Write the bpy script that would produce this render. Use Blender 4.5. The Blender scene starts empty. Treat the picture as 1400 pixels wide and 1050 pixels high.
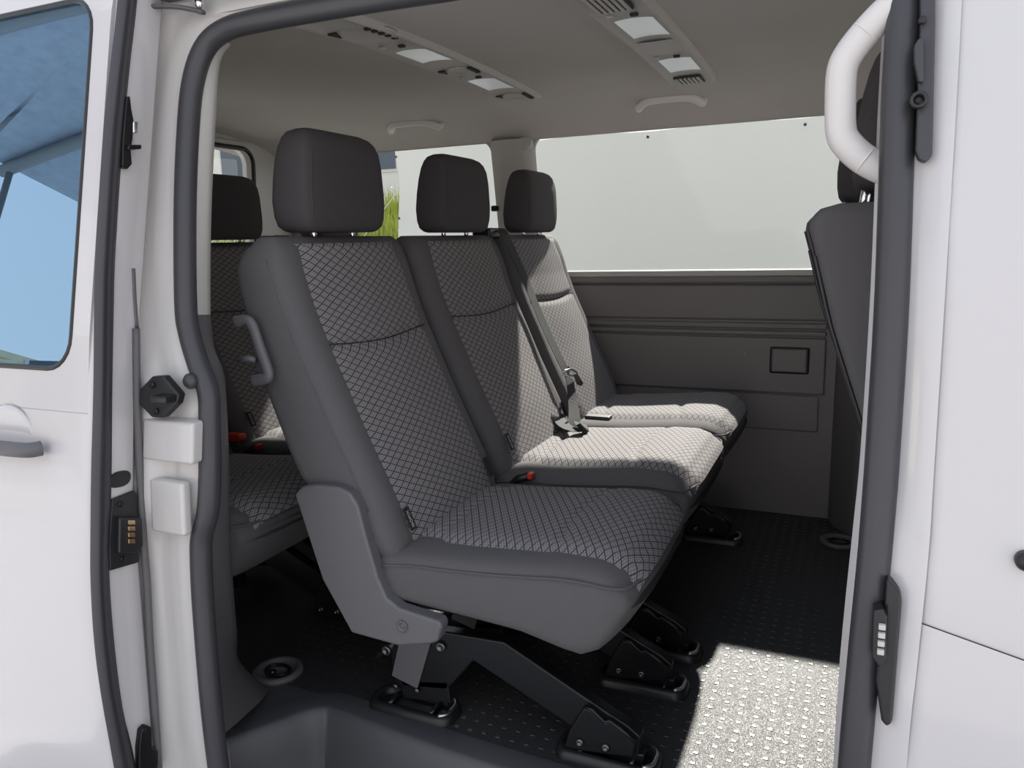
import bpy, bmesh, math, random
from mathutils import Vector, Matrix
random.seed(7)
S = bpy.context.scene
COL = S.collection
PI = math.pi

# ------------------------------------------------------------------ camera
FPX = 1051.0
CAM = Vector((0.0, 0.0, 0.98))
RX = Vector((0.9153751, -0.05023078, 0.39945626))
RY = Vector((0.40179013, 0.17695863, -0.89847111))
RZ = Vector((-0.02555633, 0.98293566, 0.18216575))
cd = bpy.data.cameras.new('camera')
cam = bpy.data.objects.new('camera', cd)
COL.objects.link(cam)
cd.sensor_width = 36.0
cd.lens = FPX / 1400.0 * 36.0
cd.clip_start = 0.02
cam.matrix_world = Matrix(((RX.x, RX.y, RX.z, CAM.x), (RY.x, RY.y, RY.z, CAM.y), (RZ.x, RZ.y, RZ.z, CAM.z), (0, 0, 0, 1)))
S.camera = cam

# ------------------------------------------------------------------ sky, sun, exposure
S.view_settings.view_transform = 'Standard'
S.view_settings.look = 'None'
S.view_settings.gamma = 1.0
S.view_settings.use_curve_mapping = False
S.view_settings.exposure = 0.45
SKY = 1.08
SUN = 9.5
SUN_DIR = Vector((-0.07, 1.0, 0.87)).normalized()      # towards the sun
w = bpy.data.worlds.new('sky')
S.world = w
w.use_nodes = True
nt = w.node_tree
nt.nodes.clear()
tc = nt.nodes.new('ShaderNodeTexCoord')
sp = nt.nodes.new('ShaderNodeSeparateXYZ')
nt.links.new(tc.outputs['Generated'], sp.inputs[0])
rmp = nt.nodes.new('ShaderNodeValToRGB')
rmp.color_ramp.elements[0].position = 0.0
rmp.color_ramp.elements[0].color = (0.97, 0.95, 0.94, 1)
rmp.color_ramp.elements[1].position = 0.75
rmp.color_ramp.elements[1].color = (0.62, 0.73, 0.90, 1)
e = rmp.color_ramp.elements.new(0.25)
e.color = (0.90, 0.90, 0.92, 1)
nt.links.new(sp.outputs['Z'], rmp.inputs[0])
bg = nt.nodes.new('ShaderNodeBackground')
bg.inputs['Strength'].default_value = SKY
nt.links.new(rmp.outputs[0], bg.inputs[0])
wo = nt.nodes.new('ShaderNodeOutputWorld')
nt.links.new(bg.outputs[0], wo.inputs[0])
sd = bpy.data.lights.new('sun', 'SUN')
sd.energy = SUN
sd.angle = math.radians(1.3)
sd.color = (1.0, 0.97, 0.91)
sun = bpy.data.objects.new('sun', sd)
sun.rotation_euler = SUN_DIR.to_track_quat('Z', 'Y').to_euler()
sun.location = (3, 9, 9)
COL.objects.link(sun)

# ------------------------------------------------------------------ pixel helpers
def ray(px, py):
    v = Vector((px - 700.0, -(py - 525.0), -FPX))
    return Vector((RX.dot(v), RY.dot(v), RZ.dot(v)))
def onx(px, py, x): r = ray(px, py); return CAM + r * ((x - CAM.x) / r.x)
def ony(px, py, y): r = ray(px, py); return CAM + r * ((y - CAM.y) / r.y)
def onz(px, py, z): r = ray(px, py); return CAM + r * ((z - CAM.z) / r.z)
def interp(tab, t):
    if t <= tab[0][0]: return tab[0][1]
    for (a, b), (c, d) in zip(tab, tab[1:]):
        if t <= c: return b + (d - b) * (t - a) / (c - a)
    return tab[-1][1]
DOOR_T = [(-0.5, .82), (-.2, .785), (.14, .769), (.58, .789), (.97, .852), (1.37, .946), (1.5, .99)]
def y_door(z): return interp(DOOR_T, z)
def y_body(z): return interp(DOOR_T, z) + 0.10
def y_seal(z): return interp(DOOR_T, z) + 0.125
def onside(px, py, fn):
    y = .95
    for _ in range(30):
        p = ony(px, py, y)
        y = 0.5 * y + 0.5 * fn(p.z)
    return ony(px, py, y)

# ------------------------------------------------------------------ materials
MATS = {}
def mat(name, col, rough=.6, metal=0, bump=0, bscale=200, coat=0, spec=.5, var=0, vscale=40, trans=0, emit=None):
    m = bpy.data.materials.new(name); m.use_nodes = True
    n = m.node_tree.nodes; l = m.node_tree.links
    b = n['Principled BSDF']
    b.inputs['Base Color'].default_value = (*col, 1)
    b.inputs['Roughness'].default_value = rough
    b.inputs['Metallic'].default_value = metal
    b.inputs['Specular IOR Level'].default_value = spec
    b.inputs['Coat Weight'].default_value = coat
    b.inputs['Coat Roughness'].default_value = 0.04
    if emit:
        b.inputs['Emission Color'].default_value = (*emit[0], 1); b.inputs['Emission Strength'].default_value = emit[1]
    tcn = n.new('ShaderNodeTexCoord')
    if var:
        no = n.new('ShaderNodeTexNoise'); no.inputs['Scale'].default_value = vscale; no.inputs['Detail'].default_value = 4
        l.new(tcn.outputs['Object'], no.inputs['Vector'])
        r = n.new('ShaderNodeValToRGB')
        r.color_ramp.elements[0].position = .3; r.color_ramp.elements[1].position = .7
        r.color_ramp.elements[0].color = (*[c * (1 - var) for c in col], 1)
        r.color_ramp.elements[1].color = (*[min(1, c * (1 + var)) for c in col], 1)
        l.new(no.outputs['Fac'], r.inputs[0]); l.new(r.outputs[0], b.inputs['Base Color'])
    if bump:
        no = n.new('ShaderNodeTexNoise'); no.inputs['Scale'].default_value = bscale; no.inputs['Detail'].default_value = 2
        l.new(tcn.outputs['Object'], no.inputs['Vector'])
        bp = n.new('ShaderNodeBump'); bp.inputs['Strength'].default_value = bump; bp.inputs['Distance'].default_value = .002
        l.new(no.outputs['Fac'], bp.inputs['Height']); l.new(bp.outputs[0], b.inputs['Normal'])
    MATS[name] = m
    return m
WHITE = mat('white_paint', (.575, .545, .545), .22, coat=.5)
JAMB = mat('white_jamb_paint', (.56, .53, .51), .3, coat=.4)
RUBBER = mat('seal_rubber', (.045, .043, .048), .42, bump=.15, bscale=60)
BLACKP = mat('black_plastic', (.014, .014, .015), .4)
BLACKM = mat('black_steel', (.010, .010, .011), .3, spec=.35)
LIP = mat('bare_steel_lip', (.55, .55, .55), .35, metal=1)
DARKP = mat('charcoal_plastic', (.115, .108, .112), .5, bump=.25, bscale=900)
SHIELDP = mat('grey_shield_plastic', (.112, .107, .113), .45, bump=.25, bscale=700)
PANELP = mat('dark_panel_plastic', (.205, .186, .187), .5, bump=.2, bscale=600)
PILLP = mat('light_grey_trim', (.54, .52, .49), .6, bump=.1, bscale=500)
HEADL = mat('headliner_cloth', (.53, .485, .44), .9, bump=.3, bscale=1500, var=.04, vscale=3)
FABRIC = mat('dark_seat_cloth', (.105, .097, .100), .85, bump=.6, bscale=1600, var=.12, vscale=900)
HRFAB = mat('headrest_cloth', (.055, .049, .050), .85, bump=.5, bscale=1600, var=.1, vscale=900)
CARPET = mat('seat_back_carpet', (.075, .073, .08), .95, bump=.8, bscale=1200, var=.2, vscale=700)
SEAM = mat('seam_thread', (.03, .028, .029), .9)
CHROME = mat('chrome', (.75, .75, .77), .15, metal=1)
STEEL = mat('dull_steel', (.16, .16, .17), .4, metal=1)
GOLD = mat('brass_contact', (.65, .45, .25), .3, metal=1)
RED = mat('red_button', (.55, .03, .015), .4)
STRAP = mat('belt_webbing', (.03, .03, .032), .8, bump=.5, bscale=1500)
HANDLEP = mat('handle_plastic', (.75, .71, .66), .5)
GRABP = mat('pale_grab_plastic', (.66, .62, .60), .42)
LENS = mat('lamp_lens', (.85, .87, .86), .3, emit=((.93, .97, 1.0), .08))
CONS = mat('console_plastic', (.48, .445, .41), .55)
SLOT = mat('vent_dark', (.03, .028, .026), .7)
STEP = mat('step_plastic', (.075, .073, .08), .42, bump=.3, bscale=900)
TAGM = mat('tag_cloth', (.012, .012, .012), .8)
TEXTM = mat('tag_lettering', (.4, .4, .4), .7)
CONC = mat('concrete_ground', (.41, .40, .40), .9, bump=.4, bscale=20, var=.12, vscale=2)
GRASSM = mat('grass_blades', (.30, .34, .06), .8, var=.35, vscale=3)
SOIL = mat('grass_bank_soil', (.22, .22, .07), .95, var=.3, vscale=5)
WIREM = mat('galvanised_wire', (.5, .52, .52), .45, metal=.6)
BLDG = mat('pale_render', (.62, .61, .56), .9, var=.05, vscale=2)
BLDG2 = mat('yellow_render', (.62, .55, .36), .9, var=.05, vscale=2)
BGLASS = mat('building_glass', (.06, .08, .11), .12)
CANOPY = mat('canopy_beam_paint', (.22, .21, .20), .5)
CLOTHC = mat('canopy_cloth', (.36, .38, .42), .8, var=.1, vscale=6)

def floor_mat():
    m = mat('rubber_floor_mat', (.042, .040, .041), .46, spec=.33)
    n = m.node_tree.nodes; l = m.node_tree.links; b = n['Principled BSDF']
    t = n.new('ShaderNodeTexCoord')
    v = n.new('ShaderNodeTexVoronoi'); v.inputs['Scale'].default_value = 430; v.feature = 'SMOOTH_F1'
    l.new(t.outputs['Object'], v.inputs['Vector'])
    bp = n.new('ShaderNodeBump'); bp.inputs['Strength'].default_value = .8; bp.inputs['Distance'].default_value = .0016
    l.new(v.outputs['Distance'], bp.inputs['Height']); l.new(bp.outputs[0], b.inputs['Normal'])
    return m
FLOORM = floor_mat()
DOTM = mat('floor_stud_rubber', (.036, .034, .034), .33, spec=.5)

def fabric_pattern():
    m = bpy.data.materials.new('diamond_seat_cloth'); m.use_nodes = True
    n = m.node_tree.nodes; l = m.node_tree.links; b = n['Principled BSDF']
    b.inputs['Roughness'].default_value = .85
    b.inputs['Specular IOR Level'].default_value = .3
    uv = n.new('ShaderNodeUVMap')
    s = n.new('ShaderNodeSeparateXYZ'); l.new(uv.outputs[0], s.inputs[0])
    def mth(op, a, c=None, d=None):
        k = n.new('ShaderNodeMath'); k.operation = op
        for i, q in enumerate((a, c, d)):
            if q is None: continue
            if isinstance(q, (int, float)): k.inputs[i].default_value = q
            else: l.new(q, k.inputs[i])
        return k.outputs[0]
    U = mth('MULTIPLY', s.outputs[0], 1 / .0305)
    V = mth('MULTIPLY', s.outputs[1], 1 / .0165)
    a = mth('ADD', U, V); c = mth('SUBTRACT', U, V)
    def edge(q, k, lo, hi):
        f = mth('FRACT', mth('MULTIPLY', q, k))
        d = mth('ABSOLUTE', mth('SUBTRACT', f, .5))           # .5 on the line
        mr = n.new('ShaderNodeMapRange'); mr.interpolation_type = 'SMOOTHSTEP'
        l.new(d, mr.inputs[0]); mr.inputs[1].default_value = lo; mr.inputs[2].default_value = hi
        return mr.outputs[0]
    big = mth('MAXIMUM', edge(a, 1, .385, .45), edge(c, 1, .385, .45))
    sm = mth('MAXIMUM', edge(a, 3, .26, .42), edge(c, 3, .26, .42))
    mix1 = n.new('ShaderNodeMix'); mix1.data_type = 'RGBA'
    l.new(sm, mix1.inputs[0])
    mix1.inputs[6].default_value = (.275, .255, .256, 1); mix1.inputs[7].default_value = (.165, .152, .154, 1)
    mix2 = n.new('ShaderNodeMix'); mix2.data_type = 'RGBA'
    l.new(big, mix2.inputs[0]); l.new(mix1.outputs[2], mix2.inputs[6]); mix2.inputs[7].default_value = (.056, .051, .054, 1)
    l.new(mix2.outputs[2], b.inputs['Base Color'])
    bp = n.new('ShaderNodeBump'); bp.inputs['Strength'].default_value = .35; bp.inputs['Distance'].default_value = .001
    inv = mth('SUBTRACT', 1.0, big)
    l.new(inv, bp.inputs['Height']); l.new(bp.outputs[0], b.inputs['Normal'])
    return m
DIAMOND = fabric_pattern()

def glass_mat(name, tint, refl, rough=.0, ior=1.5, gc=(.95, .97, 1)):
    m = bpy.data.materials.new(name); m.use_nodes = True
    n = m.node_tree.nodes; l = m.node_tree.links; n.clear()
    o = n.new('ShaderNodeOutputMaterial'); mx = n.new('ShaderNodeMixShader')
    tr = n.new('ShaderNodeBsdfTransparent'); tr.inputs[0].default_value = (*tint, 1)
    gl = n.new('ShaderNodeBsdfGlossy'); gl.inputs['Roughness'].default_value = rough; gl.inputs[0].default_value = (*gc, 1)
    lw = n.new('ShaderNodeFresnel'); lw.inputs[0].default_value = ior
    ad = n.new('ShaderNodeMath'); ad.operation = 'ADD'; ad.use_clamp = True; ad.inputs[1].default_value = refl
    l.new(lw.outputs[0], ad.inputs[0]); l.new(ad.outputs[0], mx.inputs[0])
    l.new(tr.outputs[0], mx.inputs[1]); l.new(gl.outputs[0], mx.inputs[2]); l.new(mx.outputs[0], o.inputs[0])
    return m
GLASS = glass_mat('clear_window_glass', (.88, .89, .865), 0.0, 0, 1.3)
DARKGLASS = glass_mat('tinted_door_glass', (.06, .10, .18), .48, 0, 1.5, (.42, .66, .92))  # sky's blue is put into the reflection colour, and reflectance raised
def banner_mat():
    m = bpy.data.materials.new('white_tarpaulin'); m.use_nodes = True
    n = m.node_tree.nodes; l = m.node_tree.links; n.clear()
    o = n.new('ShaderNodeOutputMaterial'); mx = n.new('ShaderNodeMixShader'); mx.inputs[0].default_value = .07
    d = n.new('ShaderNodeBsdfDiffuse'); d.inputs[0].default_value = (.455, .448, .44, 1)
    t = n.new('ShaderNodeBsdfTranslucent'); t.inputs[0].default_value = (.8, .84, .8, 1)
    no = n.new('ShaderNodeTexNoise'); no.inputs['Scale'].default_value = .9; no.inputs['Detail'].default_value = 3
    tcx = n.new('ShaderNodeTexCoord'); l.new(tcx.outputs['Object'], no.inputs['Vector'])
    bp = n.new('ShaderNodeBump'); bp.inputs['Strength'].default_value = .25; bp.inputs['Distance'].default_value = .1
    l.new(no.outputs[0], bp.inputs['Height']); l.new(bp.outputs[0], d.inputs['Normal'])
    l.new(d.outputs[0], mx.inputs[1]); l.new(t.outputs[0], mx.inputs[2]); l.new(mx.outputs[0], o.inputs[0])
    return m
TARP = banner_mat()

# ------------------------------------------------------------------ object helpers
ORG = {}
def tag(o, label=None, cat=None, group=None, kind=None):
    if label: o['label'] = label
    if cat: o['category'] = cat
    if group: o['group'] = group
    if kind: o['kind'] = kind
    return o
def thing(name, label, cat, loc, group=None, kind=None):
    o = bpy.data.objects.new(name, None); COL.objects.link(o)
    o.location = loc; o.empty_display_size = .05
    ORG[o] = Vector(loc)
    return tag(o, label, cat, group, kind)
def mk(name, verts, faces, m, parent=None, smooth=False, bevel=0, seg=2, sub=0, solid=0, uvs=None, autos=None, fix=True):
    org = ORG[parent] if parent is not None else None
    me = bpy.data.meshes.new(name)
    vs = [Vector(v) for v in verts]
    if org is None:
        c = sum(vs, Vector()) / len(vs); org = Vector((c.x, c.y, min(v.z for v in vs)))
        loc = org
    else: loc = Vector((0, 0, 0))
    me.from_pydata([tuple(v - org) for v in vs], [], faces)
    if fix:
        bm = bmesh.new(); bm.from_mesh(me); bmesh.ops.recalc_face_normals(bm, faces=bm.faces); bm.to_mesh(me); bm.free()
    if uvs:
        ul = me.uv_layers.new(name='UVMap')
        for lp in me.loops: ul.data[lp.index].uv = uvs[lp.vertex_index]
    me.materials.append(m)
    o = bpy.data.objects.new(name, me); COL.objects.link(o)
    o.location = loc
    if parent is not None: o.parent = parent
    ORG[o] = org
    if smooth:
        for p in me.polygons: p.use_smooth = True
    if solid:
        md = o.modifiers.new('solid', 'SOLIDIFY'); md.thickness = solid; md.offset = 0
    if bevel:
        md = o.modifiers.new('bevel', 'BEVEL'); md.width = bevel; md.segments = seg; md.limit_method = 'ANGLE'; md.angle_limit = math.radians(35)
        md.harden_normals = False
        for p in me.polygons: p.use_smooth = True
        wn = o.modifiers.new('wn', 'WEIGHTED_NORMAL'); wn.keep_sharp = False
    if sub:
        md = o.modifiers.new('sub', 'SUBSURF'); md.levels = sub; md.render_levels = sub
        for p in me.polygons: p.use_smooth = True
    return o
def loftdata(rings, closed=True, caps=True):
    n = len(rings[0]); V = []; F = []
    for r in rings: V += [Vector(p) for p in r]
    for i in range(len(rings) - 1):
        for j in range(n if closed else n - 1):
            k = (j + 1) % n
            F.append((i * n + j, i * n + k, (i + 1) * n + k, (i + 1) * n + j))
    if caps:
        F.append(tuple(range(n - 1, -1, -1))); F.append(tuple(range((len(rings) - 1) * n, len(rings) * n)))
    return V, F
def loft(name, rings, m, parent=None, closed=True, caps=True, **k):
    V, F = loftdata(rings, closed, caps)
    k.setdefault('smooth', True)
    return mk(name, V, F, m, parent, **k)
def prism(name, poly, d, m, parent=None, bevel=.003, **k):
    """poly: list of 3D points, extruded by vector d"""
    d = Vector(d); P = [Vector(p) for p in poly]; n = len(P)
    V = P + [p + d for p in P]
    F = [tuple(range(n)), tuple(range(2 * n - 1, n - 1, -1))] + [(i, (i + 1) % n, n + (i + 1) % n, n + i) for i in range(n)]
    return mk(name, V, F, m, parent, bevel=bevel, **k)
def boxdata(c, s):
    c = Vector(c); x, y, z = [q / 2 for q in s]
    V = [c + Vector((sx * x, sy * y, sz * z)) for sx in (-1, 1) for sy in (-1, 1) for sz in (-1, 1)]
    F = [(0, 1, 3, 2), (4, 6, 7, 5), (0, 4, 5, 1), (2, 3, 7, 6), (0, 2, 6, 4), (1, 5, 7, 3)]
    return V, F
def box(name, c, s, m, parent=None, bevel=.003, **k):
    V, F = boxdata(c, s)
    return mk(name, V, F, m, parent, bevel=bevel, **k)
def smoothpath(pts, n=6, closed=False):
    P = [Vector(p) for p in pts]; out = []
    N = len(P)
    for i in range(N if closed else N - 1):
        g = lambda k: P[k % N] if closed else P[min(max(k, 0), N - 1)]
        a, b, c, d = g(i - 1), g(i), g(i + 1), g(i + 2)
        for j in range(n):
            t = j / n
            out.append(.5 * ((2 * b) + (c - a) * t + (2 * a - 5 * b + 4 * c - d) * t * t + (3 * b - 3 * c + d - a) * t ** 3))
    if not closed: out.append(P[-1])
    return out
def tubedata(pts, r, n=10, closed=False, flat=1.0, up=None):
    P = [Vector(p) for p in pts]; N = len(P); rings = []
    ref = Vector(up) if up else None
    for i in range(N):
        if closed: t = P[(i + 1) % N] - P[i - 1]
        else: t = P[min(i + 1, N - 1)] - P[max(i - 1, 0)]
        t.normalize()
        if ref is None:
            ref = Vector((0, 0, 1)) if abs(t.z) < .9 else Vector((1, 0, 0))
        u = ref - t * ref.dot(t); u.normalize(); v = t.cross(u)
        if not up: ref = u
        rr = r[i] if isinstance(r, (list, tuple)) else r
        rings.append([P[i] + u * (rr * flat * math.cos(2 * PI * k / n)) + v * (rr * math.sin(2 * PI * k / n)) for k in range(n)])
    if closed: rings.append(rings[0])
    return rings
def tube(name, pts, r, m, parent=None, n=10, closed=False, flat=1.0, up=None, **k):
    rg = tubedata(pts, r, n, closed, flat, up)
    return loft(name, rg, m, parent, caps=not closed, **k)
def merged(name, parts, m, parent=None, **k):
    V = []; F = []
    for v, f in parts:
        o = len(V); V += list(v); F += [tuple(i + o for i in q) for q in f]
    return mk(name, V, F, m, parent, **k)
def lathe(name, c, axis, prof, m, parent=None, n=24, **k):
    a = Vector(axis).normalized(); u = a.orthogonal().normalized(); v = a.cross(u); c = Vector(c)
    rings = [[c + a * h + (u * math.cos(2 * PI * i / n) + v * math.sin(2 * PI * i / n)) * r for i in range(n)] for r, h in prof]
    return loft(name, rings, m, parent, **k)
def sgnp(v, e): return math.copysign(abs(v) ** e, v)
def se(a, b, n, cnt):
    out = []
    for i in range(cnt):
        t = 2 * PI * i / cnt
        out.append((a * sgnp(math.cos(t), 2 / n), b * sgnp(math.sin(t), 2 / n)))
    return out
def rrect(x0, x1, z0, z1, r, n=5):
    pts = []
    for cx, cz, a0 in ((x1 - r, z0 + r, -90), (x1 - r, z1 - r, 0), (x0 + r, z1 - r, 90), (x0 + r, z0 + r, 180)):
        for i in range(n + 1):
            a = math.radians(a0 + 90 * i / n); pts.append((cx + r * math.cos(a), cz + r * math.sin(a)))
    return pts
def frame_ring(name, outer, inner, r, yf, th, m, parent=None, dz=None, **k):
    """flat frame between an outer rectangle and a rounded opening, laid on y = yf(z), th thick"""
    x0, x1, z0, z1 = outer
    I = rrect(*inner, r, 6)
    cx = (inner[0] + inner[1]) / 2; cz = (inner[2] + inner[3]) / 2
    n7 = 7
    O = []
    for i, (x, z) in enumerate(I):
        c = i // n7; f = (i % n7) / (n7 - 1)
        # each corner's fan goes to the outer corner; ends go straight out
        if c == 0: p = (x, z0) if f < .34 else ((x1, z) if f > .66 else (x1, z0))
        if c == 1: p = (x1, z) if f < .34 else ((x, z1) if f > .66 else (x1, z1))
        if c == 2: p = (x, z1) if f < .34 else ((x0, z) if f > .66 else (x0, z1))
        if c == 3: p = (x0, z) if f < .34 else ((x, z0) if f > .66 else (x0, z0))
        O.append(p)
    def lay(P, off): return [Vector((x, yf(z) + off, z)) for x, z in P]
    def sub(A, B, t): return [(a[0] + (b[0] - a[0]) * t, a[1] + (b[1] - a[1]) * t) for a, b in zip(A, B)]
    rings = [lay(O, th), lay(O, 0), lay(sub(O, I, .5), 0), lay(I, 0), lay(I, th), lay(sub(O, I, .5), th), lay(O, th)]
    V, F = loftdata(rings, True, False)
    return mk(name, V, F, m, parent, **k)
def lettering(name, txt, size, loc, rx, m, parent):
    cu = bpy.data.curves.new(name, 'FONT'); cu.body = txt; cu.size = size; cu.align_x = 'CENTER'; cu.align_y = 'CENTER'; cu.extrude = .0002
    to = bpy.data.objects.new(name + '_tmp', cu); COL.objects.link(to)
    bpy.context.view_layer.update()
    me = bpy.data.meshes.new_from_object(to.evaluated_get(bpy.context.evaluated_depsgraph_get()))
    bpy.data.objects.remove(to)
    me.transform(Matrix.Translation(Vector(loc) - ORG[parent]) @ rx)
    me.materials.clear(); me.materials.append(m)
    o = bpy.data.objects.new(name, me); COL.objects.link(o); o.parent = parent; ORG[o] = ORG[parent]
    return o
def copy_tree(o, parent=None, shift=None):
    c = o.copy(); COL.objects.link(c); c.parent = parent
    ORG[c] = ORG[o]
    if shift: c.location = o.location + Vector(shift)
    for ch in list(o.children): copy_tree(ch, c)
    return c

# =================================================================== SETTING
# ---- floor
X0, X1 = -2.30, 1.15
fl = mk('floor', [(X0, 1.214, 0), (X1, 1.214, 0), (X1, 2.80, 0), (X0, 2.80, 0), (X0, 1.214, -.02), (X1, 1.214, -.02), (X1, 2.80, -.02), (X0, 2.80, -.02)],
        [(0, 1, 2, 3), (4, 7, 6, 5), (0, 4, 5, 1), (1, 5, 6, 2), (2, 6, 7, 3), (3, 7, 4, 0)], FLOORM)
tag(fl, 'black studded rubber floor mat inside the van', 'floor', kind='structure')
dots = []
i = 0
x = -1.32 + .0015
xs = [-.2015 + .0313 * k for k in range(-36, 9)]
ys = [1.382 + .0318 * k for k in range(-5, 44)]
V = []; F = []
for xx in xs:
    for yy in ys:
        if yy > 2.76: continue
        o = len(V); a, b, h = .0052, .0040, .0011
        V += [(xx - a, yy - b, 0), (xx + a, yy - b, 0), (xx + a, yy + b, 0), (xx - a, yy + b, 0),
              (xx - a + .001, yy - b + .001, h), (xx + a - .001, yy - b + .001, h), (xx + a - .001, yy + b - .001, h), (xx - a + .001, yy + b - .001, h)]
        F += [(o + 4, o + 5, o + 6, o + 7), (o, o + 1, o + 5, o + 4), (o + 1, o + 2, o + 6, o + 5), (o + 2, o + 3, o + 7, o + 6), (o + 3, o, o + 4, o + 7)]
tag(mk('floor_studs', V, F, DOTM, fl, fix=False), kind='stuff')

# ---- door step well (moulded plastic)
st = thing('trim_1', 'grey moulded plastic door step sunk into the sill', 'step', (-.4, 1.1, -.2), kind='structure')
edge = [(-1.117, 1.041), (-1.065, 1.115), (-1.03, 1.175), (-1.0, 1.20), (-.96, 1.205), (-.775, 1.185), (-.627, 1.172), (-.3, 1.16), (.10, 1.16)]
ed = smoothpath([(a, b, 0) for a, b in edge], 4)
def offs(pts, d, z):
    out = []
    for i, p in enumerate(pts):
        t = pts[min(i + 1, len(pts) - 1)] - pts[max(i - 1, 0)]; t.normalize()
        out.append(Vector((p.x + t.y * d, p.y - t.x * d, z)))
    return out
outer = offs(ed, -.058, .002)
loft('tread_rim', [outer, offs(ed, -.004, .006), offs(ed, .004, .002), offs(ed, .012, -.012), offs(ed, .022, -.06), offs(ed, .030, -.13), offs(ed, .040, -.165)],
     STEP, st, closed=False, caps=False)
mk('tread', [(-1.2, .84, -.161), (.12, .84, -.161), (.12, 1.25, -.161), (-1.2, 1.25, -.161)], [(0, 1, 2, 3)], STEP, st)
tube('tread_groove', smoothpath([(-.98, 1.02, -.160), (-.93, 1.07, -.160), (-.85, 1.08, -.160), (-.6, 1.06, -.160), (-.2, 1.05, -.160)], 5), .0025, STEP, st, n=6)
# sill infill left of the step, at floor level
lg_ = [(-1.36, .92), (-1.06, .92), (-1.117, 1.041), (-1.06, 1.122), (-1.025, 1.185), (-.97, 1.210), (-.85, 1.200), (-.85, 1.245), (-1.36, 1.245)]
mk('sill_ledge', [(a_, b_, .0012) for a_, b_ in lg_], [tuple(range(len(lg_)))], STEP, st)
loft('step_end', [[Vector((p.x, p.y, z)) for p in (Vector((-1.02, .86, 0)), Vector((-1.117, 1.041, 0)))] for z in (.0, -.165)], STEP, st, closed=False, caps=False)

# ---- ceiling
prof = [(1.06, 1.365), (1.10, 1.385), (1.17, 1.402), (1.28, 1.415), (1.5, 1.428), (1.85, 1.432), (2.2, 1.426), (2.4, 1.416), (2.52, 1.402), (2.60, 1.382), (2.65, 1.362), (2.685, 1.345), (2.69, 1.34)]
cr = []
for xx in (X0 - .02, -2.25, -1.8, -1.2, -.6, 0, .5, X1):
    dz = -.05 if xx < -2.27 else (-.01 if xx < -2.2 else 0)
    pts = smoothpath([(xx, a, b + dz) for a, b in prof], 4)
    cr.append(pts)
ce = loft('ceiling', cr, HEADL, None, closed=False, caps=False)
tag(ce, 'warm grey cloth headliner under the van roof', 'ceiling', kind='structure')
# outer roof skin to keep daylight out
rp = [(1.05, 1.43), (1.08, 1.46), (1.14, 1.48), (1.5, 1.50), (1.85, 1.505), (2.2, 1.50), (2.55, 1.48), (2.68, 1.445), (2.735, 1.40)]
ro = loft('roof', [[Vector((xx, a, b)) for a, b in rp] for xx in (X0 - .08, X1)], WHITE, None, closed=False, caps=False)
tag(ro, 'white painted outer roof skin of the van', 'roof', kind='structure')

# ---- far side wall (vehicle left)
def y_far(z): return 2.775 - max(0, z - .85) * .17
wl = thing('wall_left', 'dark plastic lined side wall across the van', 'wall', (-.6, 2.775, 0), kind='structure')
box('lower_wall', (-.575, 2.80, .41), (3.45, .05, .82), PANELP, wl, bevel=0)
def slab(name, px0, px1, z0, z1, y, th, bev=.006, m=PANELP):
    return box(name, ((px0 + px1) / 2, y + th / 2, (z0 + z1) / 2), (px1 - px0, th, z1 - z0), m, wl, bevel=bev, seg=3)
slab('panel_band', -2.2, -.072, .690, .815, 2.765, .03, .010)
slab('panel_rib', -2.2, -.072, .662, .682, 2.762, .03, .006)
slab('panel_rib', -2.2, -.072, .638, .656, 2.762, .03, .006)
slab('panel', -2.2, -.072, .440, .632, 2.758, .03, .006)
slab('lower_panel', -2.2, -.085, .305, .434, 2.768, .03, .008)
slab('window_ledge', -2.2, .9, .818, .842, 2.755, .06, .008)
pc = box('pocket_surround', (-.186, 2.757, .556), (.128, .016, .092), BLACKP, wl, bevel=.007, seg=3)
box('pocket_lid', (-.186, 2.750, .556), (.112, .016, .078), PANELP, pc, bevel=.005, seg=3)
box('trim_clip', (-.335, 2.757, .575), (.004, .004, .004), PILLP, wl, bevel=.001)
frame_ring('front_window_surround', (-1.175, .62, .842, 1.39), (-1.085, .50, .866, 1.352), .05, y_far, .018, PILLP, wl, bevel=.008)
frame_ring('rear_window_surround', (-2.32, -1.176, .842, 1.39), (-2.14, -1.262, .866, 1.352), .05, y_far, .018, PILLP, wl, bevel=.008)
mk('front_cab_side', [(.61, 2.80, .3), (1.15, 2.80, .3), (1.15, 2.80, .85), (1.15, 2.70, 1.4), (.61, 2.70, 1.4), (.61, 2.80, .85)], [(0, 1, 2, 3, 4, 5)], PILLP, wl)
# middle pillar casing with belt guide
pl = loft('pillar_casing', [[Vector((a, y_far(z) + d, z)) for a, d in ((-1.262, .004), (-1.248, -.022), (-1.20, -.034), (-1.13, -.030), (-1.098, -.016), (-1.086, .004))] for z in (.845, .95, 1.1, 1.25, 1.31, 1.345)], PILLP, wl, closed=False, caps=False)
lathe('pillar_cap', (-1.112, y_far(1.33) - .012, 1.330), (0, -1, .15), [(.026, -.006), (.026, .008), (.021, .013), (.0, .013)], PILLP, pl, caps=False)
box('belt_guide', (-1.255, 2.715, 1.105), (.035, .022, .022), BLACKP, pl, bevel=.006)
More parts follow.
